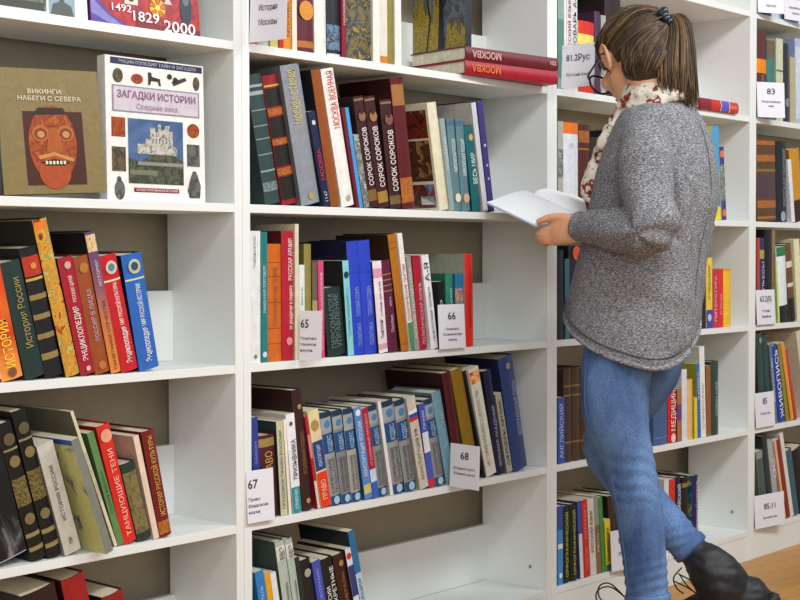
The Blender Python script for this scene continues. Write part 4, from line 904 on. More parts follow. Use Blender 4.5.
# riddles of history
r, poly, rect, oval, wr = face_book(-0.318, -0.0765, ZS['B'], 0.275, 0.024, 0.026, 1, 0.0, '#e8e6e0', '#d8d6d0',
                                    'white face-out book titled Загадки истории with a castle photo, on left bookcase')
rect(0.05, 0.985, 0.945, 0.99, '#262850', 0.0006)
wr('ЭНЦИКЛОПЕДИЯ ТАЙН И ЗАГАДОК', 0.52, 0.955, 0.80, 0.022, '#a8acb8', 0.01)
for cx, cz, rx, rz, cl in ((.12, .865, .05, .05, 'artefact'), (.31, .855, .06, .035, 'mask'), (.92, .865, .035, .05, 'artefact')):
    oval(cx, cz, rx, rz, 'art:' + cl)
poly([(.42, .82), (.44, .82), (.45, .85), (.52, .85), (.53, .82), (.55, .82), (.54, .87), (.46, .88), (.45, .91), (.42, .91)], '#33261e', 0.001)
for cx, cz in ((.64, .895), (.70, .875)):
    oval(cx, cz, .026, .02, '#2c2822')
poly([(.68, .83), (.82, .88), (.80, .90), (.66, .86)], '#3a3228', 0.001)
rect(0.06, 0.95, 0.615, 0.80, '#8c8690', 0.0006)
rect(0.075, 0.935, 0.625, 0.79, '#cac0c8', 0.0009)
wr('ЗАГАДКИ ИСТОРИИ', 0.505, 0.715, 0.80, 0.05, '#83587c', 0.012)
wr('Средние века', 0.505, 0.645, 0.42, 0.036, '#a890a4', 0.008)
rect(0.21, 0.77, 0.12, 0.575, 'art:sky', 0.0006)
poly([(.21, .12), (.77, .12), (.77, .29), (.66, .33), (.45, .33), (.33, .27), (.21, .30)], 'art:hill', 0.0009)
poly([(.30, .33), (.30, .40), (.38, .40), (.38, .44), (.43, .44), (.43, .52), (.48, .52), (.48, .49), (.51, .49), (.51, .545), (.54, .545), (.54, .51),
      (.58, .51), (.58, .54), (.63, .54), (.63, .50), (.66, .50), (.66, .40), (.70, .38), (.70, .33)], 'art:castle', 0.0012)
for k in range(6):
    rect(.45 + .035 * k, .458 + .035 * k, .41, .44, '#4c4a44', 0.0014)
rect(.30, .77, .25, .275, '#8c8a80', 0.0014)
rect(.22, .50, .18, .215, '#74745c', 0.0014)
rect(0.26, 0.72, 0.06, 0.09, '#8c2024', 0.0008)
wr('ИЛЛЮСТРИРОВАННАЯ ИСТОРИЯ', .49, .067, .42, .016, '#e8d0d0', 0.01)
for cz0, cz1, cl in ((.44, .575, 'mask'), (.20, .37, 'artefact')):
    rect(.05, .185, cz0, cz1, 'art:' + cl)
oval(.12, .07, .05, .07, 'art:stone')
oval(.115, .145, .022, .02, '#55504a')
oval(.88, .52, .065, .052, 'art:mask')
rect(.81, .945, .26, .42, 'art:stone')
poly([(.83, .03), (.94, .03), (.95, .12), (.92, .19), (.90, .225), (.87, .225), (.84, .17), (.81, .09)], 'art:stone', 0.001)

# narrow dark book at the left edge of that shelf with a grey sticker
r, poly, rect, oval, wr = face_book(-0.70, -0.560, ZS['B'], 0.228, 0.02, 0.004, 2, -0.5, '#1f2830', '#141a20',
                                    'dark face-out book with a grey sticker cut off by the left photo edge')
rect(0.72, 1.0, 0.93, 1.0, '#a8a8a4', 0.0008)
text(r, 'СЛАВЯНЕ', '#b8bcc0', 0.10, 0.014, lambda u, v: Vector((0.131 - v, -0.002, 0.07 + u)), 'cover_lettering', 0.01)

# the top shelf of the left bookcase
r, poly, rect, oval, wr = face_book(-0.349, -0.084, ZS['A'], 0.285, 0.022, 0.03, 4, 0, 'art:redblue', '#3c2c74',
                                    'red and blue face-out book printed with years 1492, 1829 and 2000, on left bookcase')
poly([(0, 0), (.34, 0), (.18, .07), (.08, .15), (0, .22)], '#4a3c96', 0.0006)
poly([(0, .07), (.20, 0), (.30, 0), (.15, .07), (.05, .14), (0, .19)], '#8078b8', 0.0009)
poly([(.42, 0), (1, 0), (1, .045), (.5, .05), (.40, .06)], '#7c1a24', 0.0007)
wr('1492', .27, .105, .20, .05, '#e8e0ec', 0.01)
wr('1829', .49, .055, .25, .068, '#f0e8ee', 0.012)
wr('2000', .80, .012, .31, .078, '#f4ecf0', 0.012)
for k in range(10):
    a = 2 * math.pi * k / 10
    poly([(.60 + .075 * math.cos(a), .165 + .065 * math.sin(a)), (.60 + .075 * math.cos(a + .5), .165 + .065 * math.sin(a + .5)), (.60, .165)], '#e8b428' if k % 2 else '#c87818', 0.0014)
oval(.60, .165, .022, .02, '#f0d060', 0.002)
oval(.87, .20, .055, .13, '#26343e', 0.0012)
oval(.87, .25, .03, .04, '#5c6c74', 0.0016)
poly([(.66, .20), (.70, .26), (.74, .20)], '#c8b8b0', 0.0014)
rect(.30, .42, .16, .26, '#d8d0c0', 0.0012)
oval(.36, .21, .03, .03, '#3c2c28', 0.0016)
r, poly, rect, oval, wr = face_book(-0.64, -0.356, ZS['A'], 0.27, 0.02, 0.03, 4, 0, '#dcdcd6', '#c8c8c4',
                                    'white face-out book with grey green photographs at the upper left corner, left bookcase')
rect(0.0, .68, .03, .40, 'art:photogreen', 0.0006)
rect(.0, .66, .03, .085, '#383c34', 0.0009)
rect(.70, .90, .02, .36, '#8ca0ac', 0.0006)
poly([(.71, .02), (.89, .02), (.87, .09), (.82, .11), (.80, .19), (.78, .11), (.73, .09)], '#4c544c', 0.001)

# ---- books lying flat at the end of the top row in the middle bookcase ------------------
def flat_book(x, y, z, rotz, length, d, t, spine, label, title, tcol, group, face=1):
    root = tag(empty('book', (x, y, z), (0, 0, rotz)), label, 'book', group)
    sub = Matrix(((0, 0, 1, 0), (0, 1, 0, 0), (-1, 0, 0, 0), (0, 0, 0, 1)))   # upright book laid on its side: local z -> x, x -> -z
    bm, bt, bul = cover_bm(t, length, d, 'H')
    T = Matrix.Translation((0, 0, t)) @ sub
    bm.transform(T)
    mesh_obj('cover', bm, [C(spine), C(spine, rough=.5, key='c')], root)
    b = bmesh.new()
    add_box(b, bt, t - bt, bul + bt + .0015, d - .003, .003, length - .003)
    b.transform(T)
    mesh_obj('page_block', b, m_paper, root)
    for s, f0, f1, cc, cap, c2 in title:
        text(root, s, cc, (f1 - f0) * length, cap * t,
             lambda u, v, f0=f0, f1=f1, cap=cap: Vector(((f0 + f1) / 2 * length - u, -.0016, t / 2 - (v - cap * t / 2))), 'spine_lettering', .015)
    return root, T, bul


rz = math.atan2(-0.037, 0.343)
zt = ZS['A'] + 0.0006
for k, (sp, lab, tc) in enumerate((('#a3152a', 'bright red Москва volume, lower of two lying flat beside the panel', '#d87838'),
                                   ('#6a1824', 'dark red Москва volume, upper of two lying flat beside the panel', '#d8a8a0'))):
    x_, y_ = (0.703, -0.016) if k == 0 else (0.704, -0.0165)
    ttl = [('МОСКВА', .06, .36, tc, .50, 0)]
    if k:
        ttl += [('том', .90, .97, '#d8a8a0', .4, 0)]
    flat_book(x_, y_, zt + k * 0.0335, rz, 0.331, 0.198, 0.0325, sp, lab, ttl, tc, 'Москва volumes lying flat in the middle bookcase')
# picture album standing on the two flat volumes
alb = book(0.712, ZS['A'] + 0.0675, 0.018, 0.0, 0.23, 0.0, 0.19, 'P', '#2e3038', 'art:autumn', [],
           'picture album with an autumn tree photo standing on two flat red volumes', None)
alb.rotation_euler = (0, 0, rz)
alb.location.y = -0.010
b = bmesh.new()
pr = random.Random(3)
top = []
for k in range(61):
    u_ = k / 60
    yy = .003 + .184 * u_
    base = .075 if u_ < .36 else (.004 if u_ < .5 else .150)
    top.append((yy, max(.006, base * pr.uniform(.35, 1.0))))
lo = [b.verts.new((-.0008, y_, .0015)) for y_, z_ in top]
hi = [b.verts.new((-.0008, y_, z_)) for y_, z_ in top]
for k in range(60):
    b.faces.new((lo[k], lo[k + 1], hi[k + 1], hi[k]))
mesh_obj('cover_foliage_print', b, art('yellowleaves'), alb)
b = bmesh.new()
for pts in ([(.074, .002), (.098, .002), (.094, .08), (.09, .22), (.08, .22), (.079, .08)], [(.135, .002), (.141, .002), (.128, .08), (.15, .17), (.145, .17), (.122, .08)],
            [(.08, .11), (.03, .18), (.028, .175), (.08, .10)], [(.09, .13), (.13, .20), (.134, .2), (.09, .12)]):
    b.faces.new([b.verts.new((-.0012, p, q)) for p, q in pts])
mesh_obj('cover_tree_print', b, plain('#1a1a20'), alb)

# lying book at the right end of the reader's bookcase, top row
rt, T, bul = flat_book(1.805, -0.012, ZS['A'] + .0006, 0, 0.236, 0.15, 0.033, '#c83420',
                       'orange red book with violet band lying flat on a shelf behind the reader', [('ЭНЦИКЛОПЕДИЯ', .72, .95, '#f0a088', .3, 0)], '#f0a088', 'lying book')
del rt['group']
for f0, f1, cc in ((.0, .30, '#8c1c34'), (.56, .75, '#5c58c0'), (.535, .555, '#d8c8c8'), (.755, .775, '#e0d0c8')):
    b = bmesh.new()
    spine_strip(b, .033, bul, f0 * .236, f1 * .236, .02, .98)
    b.transform(T)
    mesh_obj('spine_band', b, plain(cc), rt)

# ---- shelf label cards ------------------------------------------------------------
m_card = plain('#e4e3ea', 0.6, 0.01, 20)


def card(p, q, z, h, lines, label, left=False, tilt=3):
    a, c = Vector((*p, 0)), Vector((*q, 0))
    w = (c - a).length
    ang = math.atan2(c.y - a.y, c.x - a.x)
    root = tag(empty('shelf_label_card', (p[0], p[1], z + .0004), (0, 0, ang)), label, 'label card', 'shelf label cards')
    tl = math.tan(math.radians(tilt))
    b = bmesh.new()
    th = .0009
    for s in (0,):
        v = [b.verts.new(x) for x in ((0, 0, 0), (w, 0, 0), (w, h * tl, h), (0, h * tl, h), (0, th, 0), (w, th, 0), (w, h * tl + th, h), (0, h * tl + th, h))]
        for f in ((0, 1, 2, 3), (5, 4, 7, 6), (1, 5, 6, 2), (4, 0, 3, 7), (3, 2, 6, 7), (0, 4, 5, 1)):
            b.faces.new([v[i] for i in f])
    mesh_obj('card', b, m_card, root)
    for s, zf, cap, fit, bold in lines:
        xx = .05 * w if left else .5 * w
        text(root, s, '#26262c', fit * w, cap * h,
             lambda u, v, xx=xx, zf=zf: Vector((xx + u, (zf * h + v) * tl - .0008, zf * h + v)), 'card_lettering', bold, 'LEFT' if left else 'CENTER', 1.2)
    return root


def L3(num, l1, l2='', l3='', nfit=.36):
    out = [(num, .66, .17, nfit, .012)]
    for s, zf in ((l1, .42), (l2, .30), (l3, .18)):
        if s:
            out.append((s, zf, .06, .72, .004))
    return out


zA, zB, zC, zD, zE, zT = (ZS[k] for k in 'ABCDET')
card((.016, -.006), (.032, -.098), zA, .15, [('63.3(2М)', .78, .15, .7, .01), ('История', .42, .085, .5, .006), ('Москвы', .22, .085, .5, .006)], 'white card reading История Москвы at the left end of a high shelf')
card((.153, -.006), (.170, -.056), zC, .106, L3('65', 'Экономика', 'экономические', 'науки'), 'white card numbered 65 on the middle bookcase', True)
card((.614, -.008), (.712, -.008), zC, .106, L3('66', 'Политика', 'Политические', 'науки'), 'white card numbered 66 beside the bright red book')
card((.004, -.007), (.078, -.009), zD, .108, L3('67', 'Право', 'Юридические', 'науки'), 'white card numbered 67 by the left panel', True)
card((.651, -.007), (.642, -.104), zD, .104, L3('68', 'Военное дело', 'Военная наука', nfit=.28), 'white card numbered 68 jutting out below tall dark books', tilt=2)
card((1.106, -.008), (1.115, -.104), zA, .111, [('81.2Рус', .62, .15, .72, .012), ('Русский язык', .26, .075, .7, .004)], 'white card reading 81.2Рус beside the reader’s head')
card((2.172, -.007), (2.262, -.055), zA, .112, L3('83', 'Литературоведе-', 'ние'), 'white card numbered 83 on the edge bookcase')
card((2.176, -.007), (2.300, -.007), zC, .111, [('63.2(0)', .66, .17, .62, .01), ('История', .36, .07, .4, .004), ('Древний мир', .20, .07, .5, .004)], 'white card ending in 2(0) on the edge bookcase')
card((2.172, -.007), (2.300, -.007), zD, .111, [('85', .66, .18, .22, .012), ('Искусство', .36, .07, .5, .004)], 'white card numbered 85 on the edge bookcase')
card((2.170, -.007), (2.33, -.028), zE, .106, [('85.11', .55, .17, .42, .012), ('Архитектура', .26, .07, .55, .004)], 'white card numbered 85.11 at the edge bookcase foot')
card((1.349, -.007), (1.44, -.018), zE, .112, [('81.', .66, .16, .3, .012), ('Рус', .36, .09, .3, .004)], 'white card beginning 81 half hidden behind the reader’s leg')
card((2.172, -.006), (2.262, -.05), zT, .11, [('84', .66, .17, .3, .01), ('проза', .18, .075, .4, .004)], 'white card on the topmost shelf at right, nearer to the panel')
card((2.352, -.006), (2.46, -.03), zT, .11, [('84(4)', .66, .17, .4, .01), ('Зарубежная', .34, .07, .6, .004), ('проза', .18, .07, .4, .004)], 'white card on the topmost shelf at the photo corner')
# ---------------------------------------------------------------- the reader


def fabric(name, c0, c1, c2, scale, stretch, bump=0.3, rough=0.9, coarse=None):
    m, nt, N, L, b = new_mat(name)
    n = noise_node(N, L, scale, 3, 0.6, stretch)
    r = ramp(N, [(0.34, c0), (0.5, c1), (0.66, c2)])
    L.new(n.outputs['Fac'], r.inputs['Fac'])
    out = r.outputs[0]
    if coarse:
        n2 = noise_node(N, L, coarse[0], 3, 0.5, coarse[2] if len(coarse) > 2 else None)
        r2 = ramp(N, [(0.35, coarse[1]), (0.65, '#ffffff')])
        L.new(n2.outputs['Fac'], r2.inputs['Fac'])
        mx = N.new('ShaderNodeMix')
        mx.data_type = 'RGBA'
        mx.blend_type = 'MULTIPLY'
        mx.inputs[0].default_value = 1
        L.new(out, mx.inputs[6])
        L.new(r2.outputs[0], mx.inputs[7])
        out = mx.outputs[2]
    L.new(out, b.inputs['Base Color'])
    b.inputs['Roughness'].default_value = rough
    bp = N.new('ShaderNodeBump')
    bp.inputs['Strength'].default_value = bump
    bp.inputs['Distance'].default_value = 0.002
    L.new(n.outputs['Fac'], bp.inputs['Height'])
    L.new(bp.outputs[0], b.inputs['Normal'])
    return m


m_sweater = fabric('grey_melange_knit', '#444448', '#78787c', '#aeaeb2', 175, (1, 1, 2.5), 0.5)
m_jeans = fabric('blue_denim', '#5072a2', '#6284b4', '#7596c2', 420, (1, 1, .5), 0.15, 0.85, (12, '#98a4bc', (1, 1, .45)))
m_boot = plain('#1a1a1d', 0.55, 0.25, 26)
m_sole = plain('#222225', 0.6, 0.1, 40)
m_skin, nt, N, L, b_ = new_mat('skin')
n_ = noise_node(N, L, 25, 3)
r_ = ramp(N, [(.3, '#d39a72'), (.7, '#e0ab84')])
L.new(n_.outputs['Fac'], r_.inputs['Fac'])
L.new(r_.outputs[0], b_.inputs['Base Color'])
b_.inputs['Roughness'].default_value = 0.5
b_.inputs['Subsurface Weight'].default_value = 0.12
b_.inputs['Subsurface Radius'].default_value = (0.01, 0.004, 0.002)

FD, RD = Vector((-0.34, 0.94, 0)).normalized(), Vector((0.94, 0.34, 0)).normalized()

# head frame
HO = Vector((0.993, -0.303, 1.451))
yaw_h, pit_h = math.radians(-26), math.radians(25)
hf = Vector((-math.sin(yaw_h) * math.cos(pit_h), math.cos(yaw_h) * math.cos(pit_h), -math.sin(pit_h)))
hr = Vector((math.cos(yaw_h), math.sin(yaw_h), 0))
hu = hr.cross(hf)
HM = Matrix((hr, hf, hu)).transposed()


def hp(x, y, z):
    return HO + HM @ Vector((x, y, z))


def hl(pts):
    return [(*hp(*p[:3]), p[3], p[4] if len(p) > 4 else p[3]) for p in pts]


bm = bmesh.new()
add_ellipsoid(bm, hp(0, -.010, .020), (.073, .094, .084), HM)
add_ellipsoid(bm, hp(0, .026, -.035), (.062, .063, .080), HM)
add_ellipsoid(bm, hp(0, .052, -.090), (.036, .034, .026), HM)
add_ellipsoid(bm, hp(0, .070, .022), (.050, .022, .012), HM)
for s in (-1, 1):
    add_ellipsoid(bm, hp(.040 * s, .062, -.035), (.024, .022, .020), HM)
    E_ = HM @ Matrix.Rotation(.35 * s, 3, 'Z') @ Matrix.Rotation(-.2, 3, 'X')
    add_ellipsoid(bm, hp(.078 * s, -.006, -.012), (.0075, .018, .031), E_)
    ear = [(.076, .006, -.030), (.080, .011, -.006), (.084, .006, .016), (.088, -.010, .022), (.090, -.022, .010), (.087, -.022, -.012), (.080, -.012, -.032), (.076, -.002, -.042)]
    add_loft(bm, hl([(x * s, y, z, .0048) for x, y, z in ear]), 8, 4)
add_loft(bm, hl([(0, .084, .006, .008), (0, .098, -.016, .009), (0, .108, -.036, .011), (0, .096, -.044, .012)]), 12, 4)
for s in (-1, 1):
    add_ellipsoid(bm, hp(.011 * s, .094, -.040), (.008, .009, .007), HM)
add_ellipsoid(bm, hp(0, .084, -.064), (.022, .010, .006), HM)
add_ellipsoid(bm, hp(0, .082, -.074), (.019, .010, .006), HM)
# neck and torso
nb = Vector((1.008, -0.372, 1.30))
add_loft(bm, [(*(nb - Vector((.004, .006, .06))), .062, .060), (*nb, .055, .055), (*hp(0, -.035, -.07), .052, .054), (*hp(0, -.02, -.01), .05, .055)], 18, 5)
add_loft(bm, [(1.004, -.374, 1.30, .07, .055), (1.0, -.376, 1.26, .135, .075), (.992, -.372, 1.19, .145, .088), (.982, -.366, 1.10, .13, .09),
              (.966, -.352, .97, .115, .088), (.955, -.346, .87, .135, .1), (.948, -.345, .79, .14, .1)], 24, 5, RD)


def arm(bm, S, E, Wr, r0, r1, r2, r3):
    S, E, Wr = Vector(S), Vector(E), Vector(Wr)
    a = S.lerp(E, .5)
    b = E.lerp(Wr, .35)
    add_loft(bm, [(*S, r0, r0), (*a, (r0 + r1) / 2, (r0 + r1) / 2), (*E, r1, r1), (*b, r1 * .98, r1 * .98), (*E.lerp(Wr, .75), r2, r2), (*Wr, r3, r3)], 16, 5)


SL, EL, WL = (.802, -.452, 1.242), (.738, -.512, 1.024), (.806, -.274, 1.040)
SR, ER, WR = (1.150, -.322, 1.235), (1.135, -.375, 1.02), (1.086, -.305, 1.052)
arm(bm, SL, EL, WL, .043, .034, .028, .024)
arm(bm, SR, ER, WR, .043, .034, .028, .024)


def finger(bm, pts, r):
    n = len(pts) - 1
    add_loft(bm, [(*p, r * (1 - .22 * i / n), r * (1 - .22 * i / n)) for i, p in enumerate(pts)], 10, 3)


def hand(bm, mx, dy=0, dz=0):
    """hand gripping a book edge: palm upright beside it, fingers curled underneath, thumb on the page. mx mirrors to the other side"""
    def q(x, y, z):
        return (mx(x), y + dy, z + dz)
    add_loft(bm, [(*q(.808, -.285, 1.034), .023, .027), (*q(.806, -.262, 1.036), .019, .030), (*q(.802, -.235, 1.036), .017, .034), (*q(.800, -.205, 1.033), .016, .034), (*q(.801, -.180, 1.024), .013, .029)], 16, 4, (1, 0, 0))
    # index to little finger: under the book, each a little lower and of its own length
    base = [(.794, -.178, 1.039), (.793, -.172, 1.027), (.795, -.173, 1.016), (.799, -.178, 1.007)]
    ln = [.9, 1.0, .93, .75]
    for (x, y, z), l in zip(base, ln):
        u = 0.020 * l
        finger(bm, [q(x + .004, y - .018, z), q(x - .002, y + .012 * l, z - .001), q(x + .008, y + .034 * l, z - .003), q(x + .026 * l, y + .041 * l, z - .004), q(x + .044 * l, y + .036 * l, z - .005)], .0088 if l > .8 else .0078)
    # thumb leaves the side of the palm near its base and closes on the page
    finger(bm, [q(.806, -.248, 1.054), q(.798, -.224, 1.066), q(.787, -.196, 1.067), q(.779, -.174, 1.061), q(.777, -.158, 1.055)], .0108)


hand(bm, lambda x: x, -.017, -.003)
hand(bm, lambda x: 1.893 - x, -.038, .012)
# legs
LL = [(.866, -.358, .80, .084), (.844, -.353, .70, .082), (.836, -.357, .60, .076), (.853, -.382, .49, .060), (.856, -.400, .42, .056), (.860, -.416, .31, .053), (.864, -.428, .168, .047), (.864, -.432, .10, .034)]
RL = [(1.045, -.340, .80, .080), (1.048, -.304, .68, .078), (1.032, -.240, .58, .068), (1.024, -.202, .495, .056), (1.030, -.248, .43, .055), (1.058, -.340, .33, .050), (1.086, -.414, .254, .041), (1.116, -.482, .165, .034)]
for P in (LL, RL):
    add_loft(bm, [(*p[:3], p[3] - .012, p[3] - .012) for p in P], 16, 5)
add_loft(bm, [(.864, -.468, .05, .03, .03), (.862, -.41, .05, .034, .038), (.852, -.33, .036, .038, .024), (.842, -.255, .03, .03, .016)], 14, 5)
add_loft(bm, [(1.128, -.505, .125, .03, .03), (1.112, -.455, .10, .034, .036), (1.088, -.395, .055, .037, .024), (1.072, -.345, .028, .028, .015)], 14, 5)
person = remeshed('person', bm, m_skin, 0.0042, 4)
tag(person, 'person with brown ponytail and glasses in grey sweater and jeans reading an open book', 'person')

# eyes, brows, mouth
for s in (-1, 1):
    b = bmesh.new()
    add_ellipsoid(b, hp(.030 * s, .074, -.006), (.0115, .0095, .0090), HM, 14, 8)
    e = mesh_obj('eye', b, plain('#e8e6e2', .2), person, True)
    b = bmesh.new()
    add_ellipsoid(b, hp(.030 * s, .0820, -.009), (.005, .0025, .005), HM, 12, 6)
    mesh_obj('iris', b, plain('#3c2a1c', .2), e, True)
    b = bmesh.new()
    add_loft(b, hl([(.014 * s, .092, .020, .003), (.032 * s, .090, .026, .003), (.050 * s, .078, .020, .0015)]), 8, 4)
    mesh_obj('eyebrow', b, plain('#2c1e14', .7), person, True)
b = bmesh.new()
add_loft(b, hl([(-.021, .086, -.069, .0015, .002), (0, .0945, -.068, .004, .004), (.021, .086, -.069, .0015, .002)]), 10, 5)
mesh_obj('lips', b, plain('#b4645c', .45), person, True)

# ---- sweater
bm = bmesh.new()
prof = [(1.346, .064, .060, 1.006, -.370), (1.328, .100, .074, 1.004, -.372), (1.300, .150, .096, 1.000, -.374), (1.258, .172, .118, .997, -.375), (1.20, .177, .136, .992, -.374), (1.12, .182, .150, .986, -.370),
        (1.04, .180, .152, .972, -.360), (.96, .180, .152, .960, -.350), (.88, .181, .155, .951, -.343), (.82, .182, .158, .943, -.339), (.775, .179, .156, .937, -.336)]
S = spline(prof, 5)
seg = 48
low = Vector((-.60, -.80, 0)).normalized()
rows = []
for z, a, c, x, y in S:
    wgt = max(0.0, min(1.0, (1.02 - z) / 0.245)) ** 1.3
    row = []
    for k in range(seg):
        ph = 2 * math.pi * k / seg
        # slightly squared ellipse, fuller at the back
        cx_, sy_ = math.cos(ph), math.sin(ph)
        d = RD * (a * cx_) + FD * (c * sy_)
        dirn = d.normalized()
        dz = wgt * (-.060 * dirn.dot(low) + .028 * dirn.dot(FD) + .010 + .075 * max(0.0, dirn.dot(rgt)) ** 2)
        row.append(bm.verts.new((x + d.x, y + d.y, z + dz)))
    rows.append(row)
for p, q in zip(rows, rows[1:]):
    for k in range(seg):
        bm.faces.new((p[k], p[(k + 1) % seg], q[(k + 1) % seg], q[k]))
bm.faces.new(rows[0])
c = bm.verts.new(Vector((.94, -.337, .83)))
for k in range(seg):
    bm.faces.new((rows[-1][k], rows[-1][(k + 1) % seg], c))
# hem rib
for sgn in (1,):
    ring = [v.co.copy() for v in rows[-1]] + [rows[-1][0].co.copy(), rows[-1][1].co.copy()]


def sleeve(bm, S, E, Wr, r0, r1, r2, r3):
    S, E, Wr = Vector(S), Vector(E), Vector(Wr)
    add_loft(bm, [(*(S + Vector((0, 0, .012))), r0 * .8, r0 * .8), (*S.lerp(E, .25), r0, r0), (*S.lerp(E, .6), r1 * 1.02, r1 * 1.02), (*(E + Vector((0, -.002, .006))), r1, r1), (*E.lerp(Wr, .3), r1 * .95, r1 * .95),
                  (*E.lerp(Wr, .62), r2, r2), (*E.lerp(Wr, .92), r3, r3), (*E.lerp(Wr, 1.0), r3 * 1.03, r3 * 1.03)], 20, 5)


ELv, WLv, SLv = Vector(EL), Vector(WL), Vector(SL)
ELr = Vector(ER)


ARM_FOLD = [Vector(p) for p in ((0.888, -0.388, 1.297), (0.867, -0.442, 1.225), (0.859, -0.481, 1.143), (0.859, -0.502, 1.018))]


def fold_dent(co):
    best = 1.0
    for a, b2 in zip(ARM_FOLD, ARM_FOLD[1:]):
        ab = b2 - a
        t = max(0, min(1, (co - a).dot(ab) / ab.length_squared))
        v = co - (a + ab * t)
        best = min(best, (v - fwd * v.dot(fwd)).length + .25 * abs(v.dot(fwd)))
    return -.016 * max(0.0, 1 - best / .024)


def sweater_warp(co, n):
    d = fold_dent(co)
    # fine diagonal drape on the body, stronger towards the waist
    q = Vector((co.x * 3.2, co.y * 3.2, co.z * 9.0 + co.x * 3.0))
    d += .0035 * noise.noise(q * 1.6)
    d += .0030 * noise.noise(Vector((co.x * 16, co.y * 16, co.z * 11 + co.y * 8)))
    if co.z < 1.0:
        w_ = min(1, (1.0 - co.z) / .12)
        d += .0045 * w_ * noise.noise(Vector((co.x * 6 + 3, co.y * 6, co.z * 20 + co.x * 9)))
    for E_, a in ((ELv, 1), (ELr, 1)):
        v = co - E_
        r = v.length
        if r < .17:
            ang = math.atan2(v.z, v.y)
            k = max(0, 1 - r / .17)
            d += .0075 * k * math.sin(ang * 5 + 20 * r + 2.5 * noise.noise(co * 11))
    # creases from the arm pit
    v = co - (SLv + Vector((.03, .0, -.08)))
    r = v.length
    if r < .16:
        d += .0045 * (1 - r / .16) * math.sin(math.atan2(v.z, v.x + v.y) * 7 + 1.0)
    # cuff ring
    for Wv in (WLv, Vector(WR)):
        dd = abs((co - Wv).length - .045)
        if dd < .008:
            d -= .002
    return n * d


sweater = remeshed('sweater', bm, m_sweater, 0.0055, 4, person, sweater_warp)
for A_ in ((SL, EL, WL), (SR, ER, WR)):
    b = bmesh.new()
    sleeve(b, *A_, .063, .056, .047, .036)
    remeshed('sleeve', b, m_sweater, 0.0055, 4, sweater, sweater_warp)
b = bmesh.new()
rp = [p + (p - Vector((.94, -.337, p.z))).normalized() * -.002 for p in ring]
add_loft(b, [(p.x, p.y, p.z + .004, .0055, .009) for p in rp], 8, 0)
mesh_obj('hem_band', b, m_sweater, sweater, True)
b = bmesh.new()
rp2 = [p + (p - Vector((.94, -.337, p.z))).normalized() * .0022 for p in ring]
add_loft(b, [(p.x, p.y, p.z + .024, .0018, .0018) for p in rp2], 6, 0)
mesh_obj('hem_stitch', b, plain('#4a4a4e', .9), sweater, True)
# back seam
b = bmesh.new()
bs = []
for z, a, c, x, y in S[6:]:
    ph = -math.pi / 2 - .32
    wgt = max(0.0, min(1.0, (1.02 - z) / 0.245)) ** 1.3
    d = RD * (a * math.cos(ph)) + FD * (c * math.sin(ph))
    dz = wgt * (-.060 * d.normalized().dot(low) + .028 * d.normalized().dot(FD) + .010 + .075 * max(0.0, d.normalized().dot(rgt)) ** 2)
    bs.append((x + d.x * 1.006, y + d.y * 1.006, z + dz, .0013, .0013))
add_loft(b, bs, 6, 0)
mesh_obj('back_seam', b, m_sweater, sweater, True)

# ---- jeans
bm = bmesh.new()
for P in (LL[:7], RL[:7]):
    add_loft(bm, [(*p[:3], p[3], p[3]) for p in P], 22, 5, smooth_caps=False)
add_loft(bm, [(.953, -.346, .93, .135, .105), (.952, -.346, .86, .148, .112), (.955, -.348, .78, .150, .112), (.958, -.346, .72, .11, .08)], 28, 4, RD)
KL, KR = Vector((.853, -.386, .46)), Vector((1.014, -.20, .485))


def jeans_warp(co, n):
    d = .0014 * noise.noise(co * 22)
    for K, w in ((KL, .12), (KR, .12)):
        v = co - K
        r = v.length
        if r < w:
            d += .0030 * (1 - r / w) * math.sin(v.z * 190 + v.x * 40 + 4.5 * noise.noise(Vector((co.x * 20, co.y * 20, co.z * 7))))
    for A in (Vector((.862, -.424, .22)), Vector((1.088, -.40, .265))):
        v = co - A
        r = v.length
        if r < .10:
            d += .0030 * (1 - r / .10) * math.sin(v.z * 260 + v.y * 90)
    v = co - Vector((.85, -.36, .72))
    if v.length < .12:
        d += .002 * (1 - v.length / .12) * math.sin(v.z * 150 + v.x * 60)
    return n * d


jeans = remeshed('jeans', bm, m_jeans, 0.005, 3, person, jeans_warp)
# outer seams and cuffs
b = bmesh.new()
add_loft(b, [(p[0] - p[3] * .93, p[1] + p[3] * .42, p[2], .0022, .0022) for p in LL[:7]], 6, 5)
mesh_obj('side_seam', b, plain('#46648f', .9), jeans, True)
for P in (LL, RL):
    b = bmesh.new()
    a, c = Vector(P[5][:3]), Vector(P[6][:3])
    e = (c - a).normalized()
    r = P[6][3] + .0045
    add_loft(b, [(*(c - e * .020), r, r), (*(c - e * .016), r + .002, r + .002), (*(c - e * .002), r + .002, r + .002), (*c, r, r)], 20, 0)
    mesh_obj('cuff', b, m_jeans, jeans, True)


# ---- boots
def boot(shaft, foot, soleP, side, label, laces, zipper=None):
    bm = bmesh.new()
    add_loft(bm, shaft, 20, 5)
    add_loft(bm, foot, 20, 5)
    bt = remeshed('boot', bm, m_boot, 0.005, 4, person,
                  lambda co, n: n * (.0032 * noise.noise(Vector((co.x * 22, co.y * 22, co.z * 60))) + .0012 * noise.noise(co * 80)))
    bt['label'] = label
    b = bmesh.new()
    add_loft(b, soleP, 18, 4, side)
    mesh_obj('sole', b, m_sole, bt, True)
    b = bmesh.new()
    for l in laces:
        add_loft(b, [(*p, .0018, .0018) for p in l], 6, 5)
    mesh_obj('laces', b, plain('#0c0c0e', .6), bt, True)
    if zipper:
        b = bmesh.new()
        add_loft(b, [(*p, .0032, .0022) for p in zipper], 8, 4)
        mesh_obj('zipper', b, plain('#9a9a98', .3, metal=.8), bt, True)
    return bt


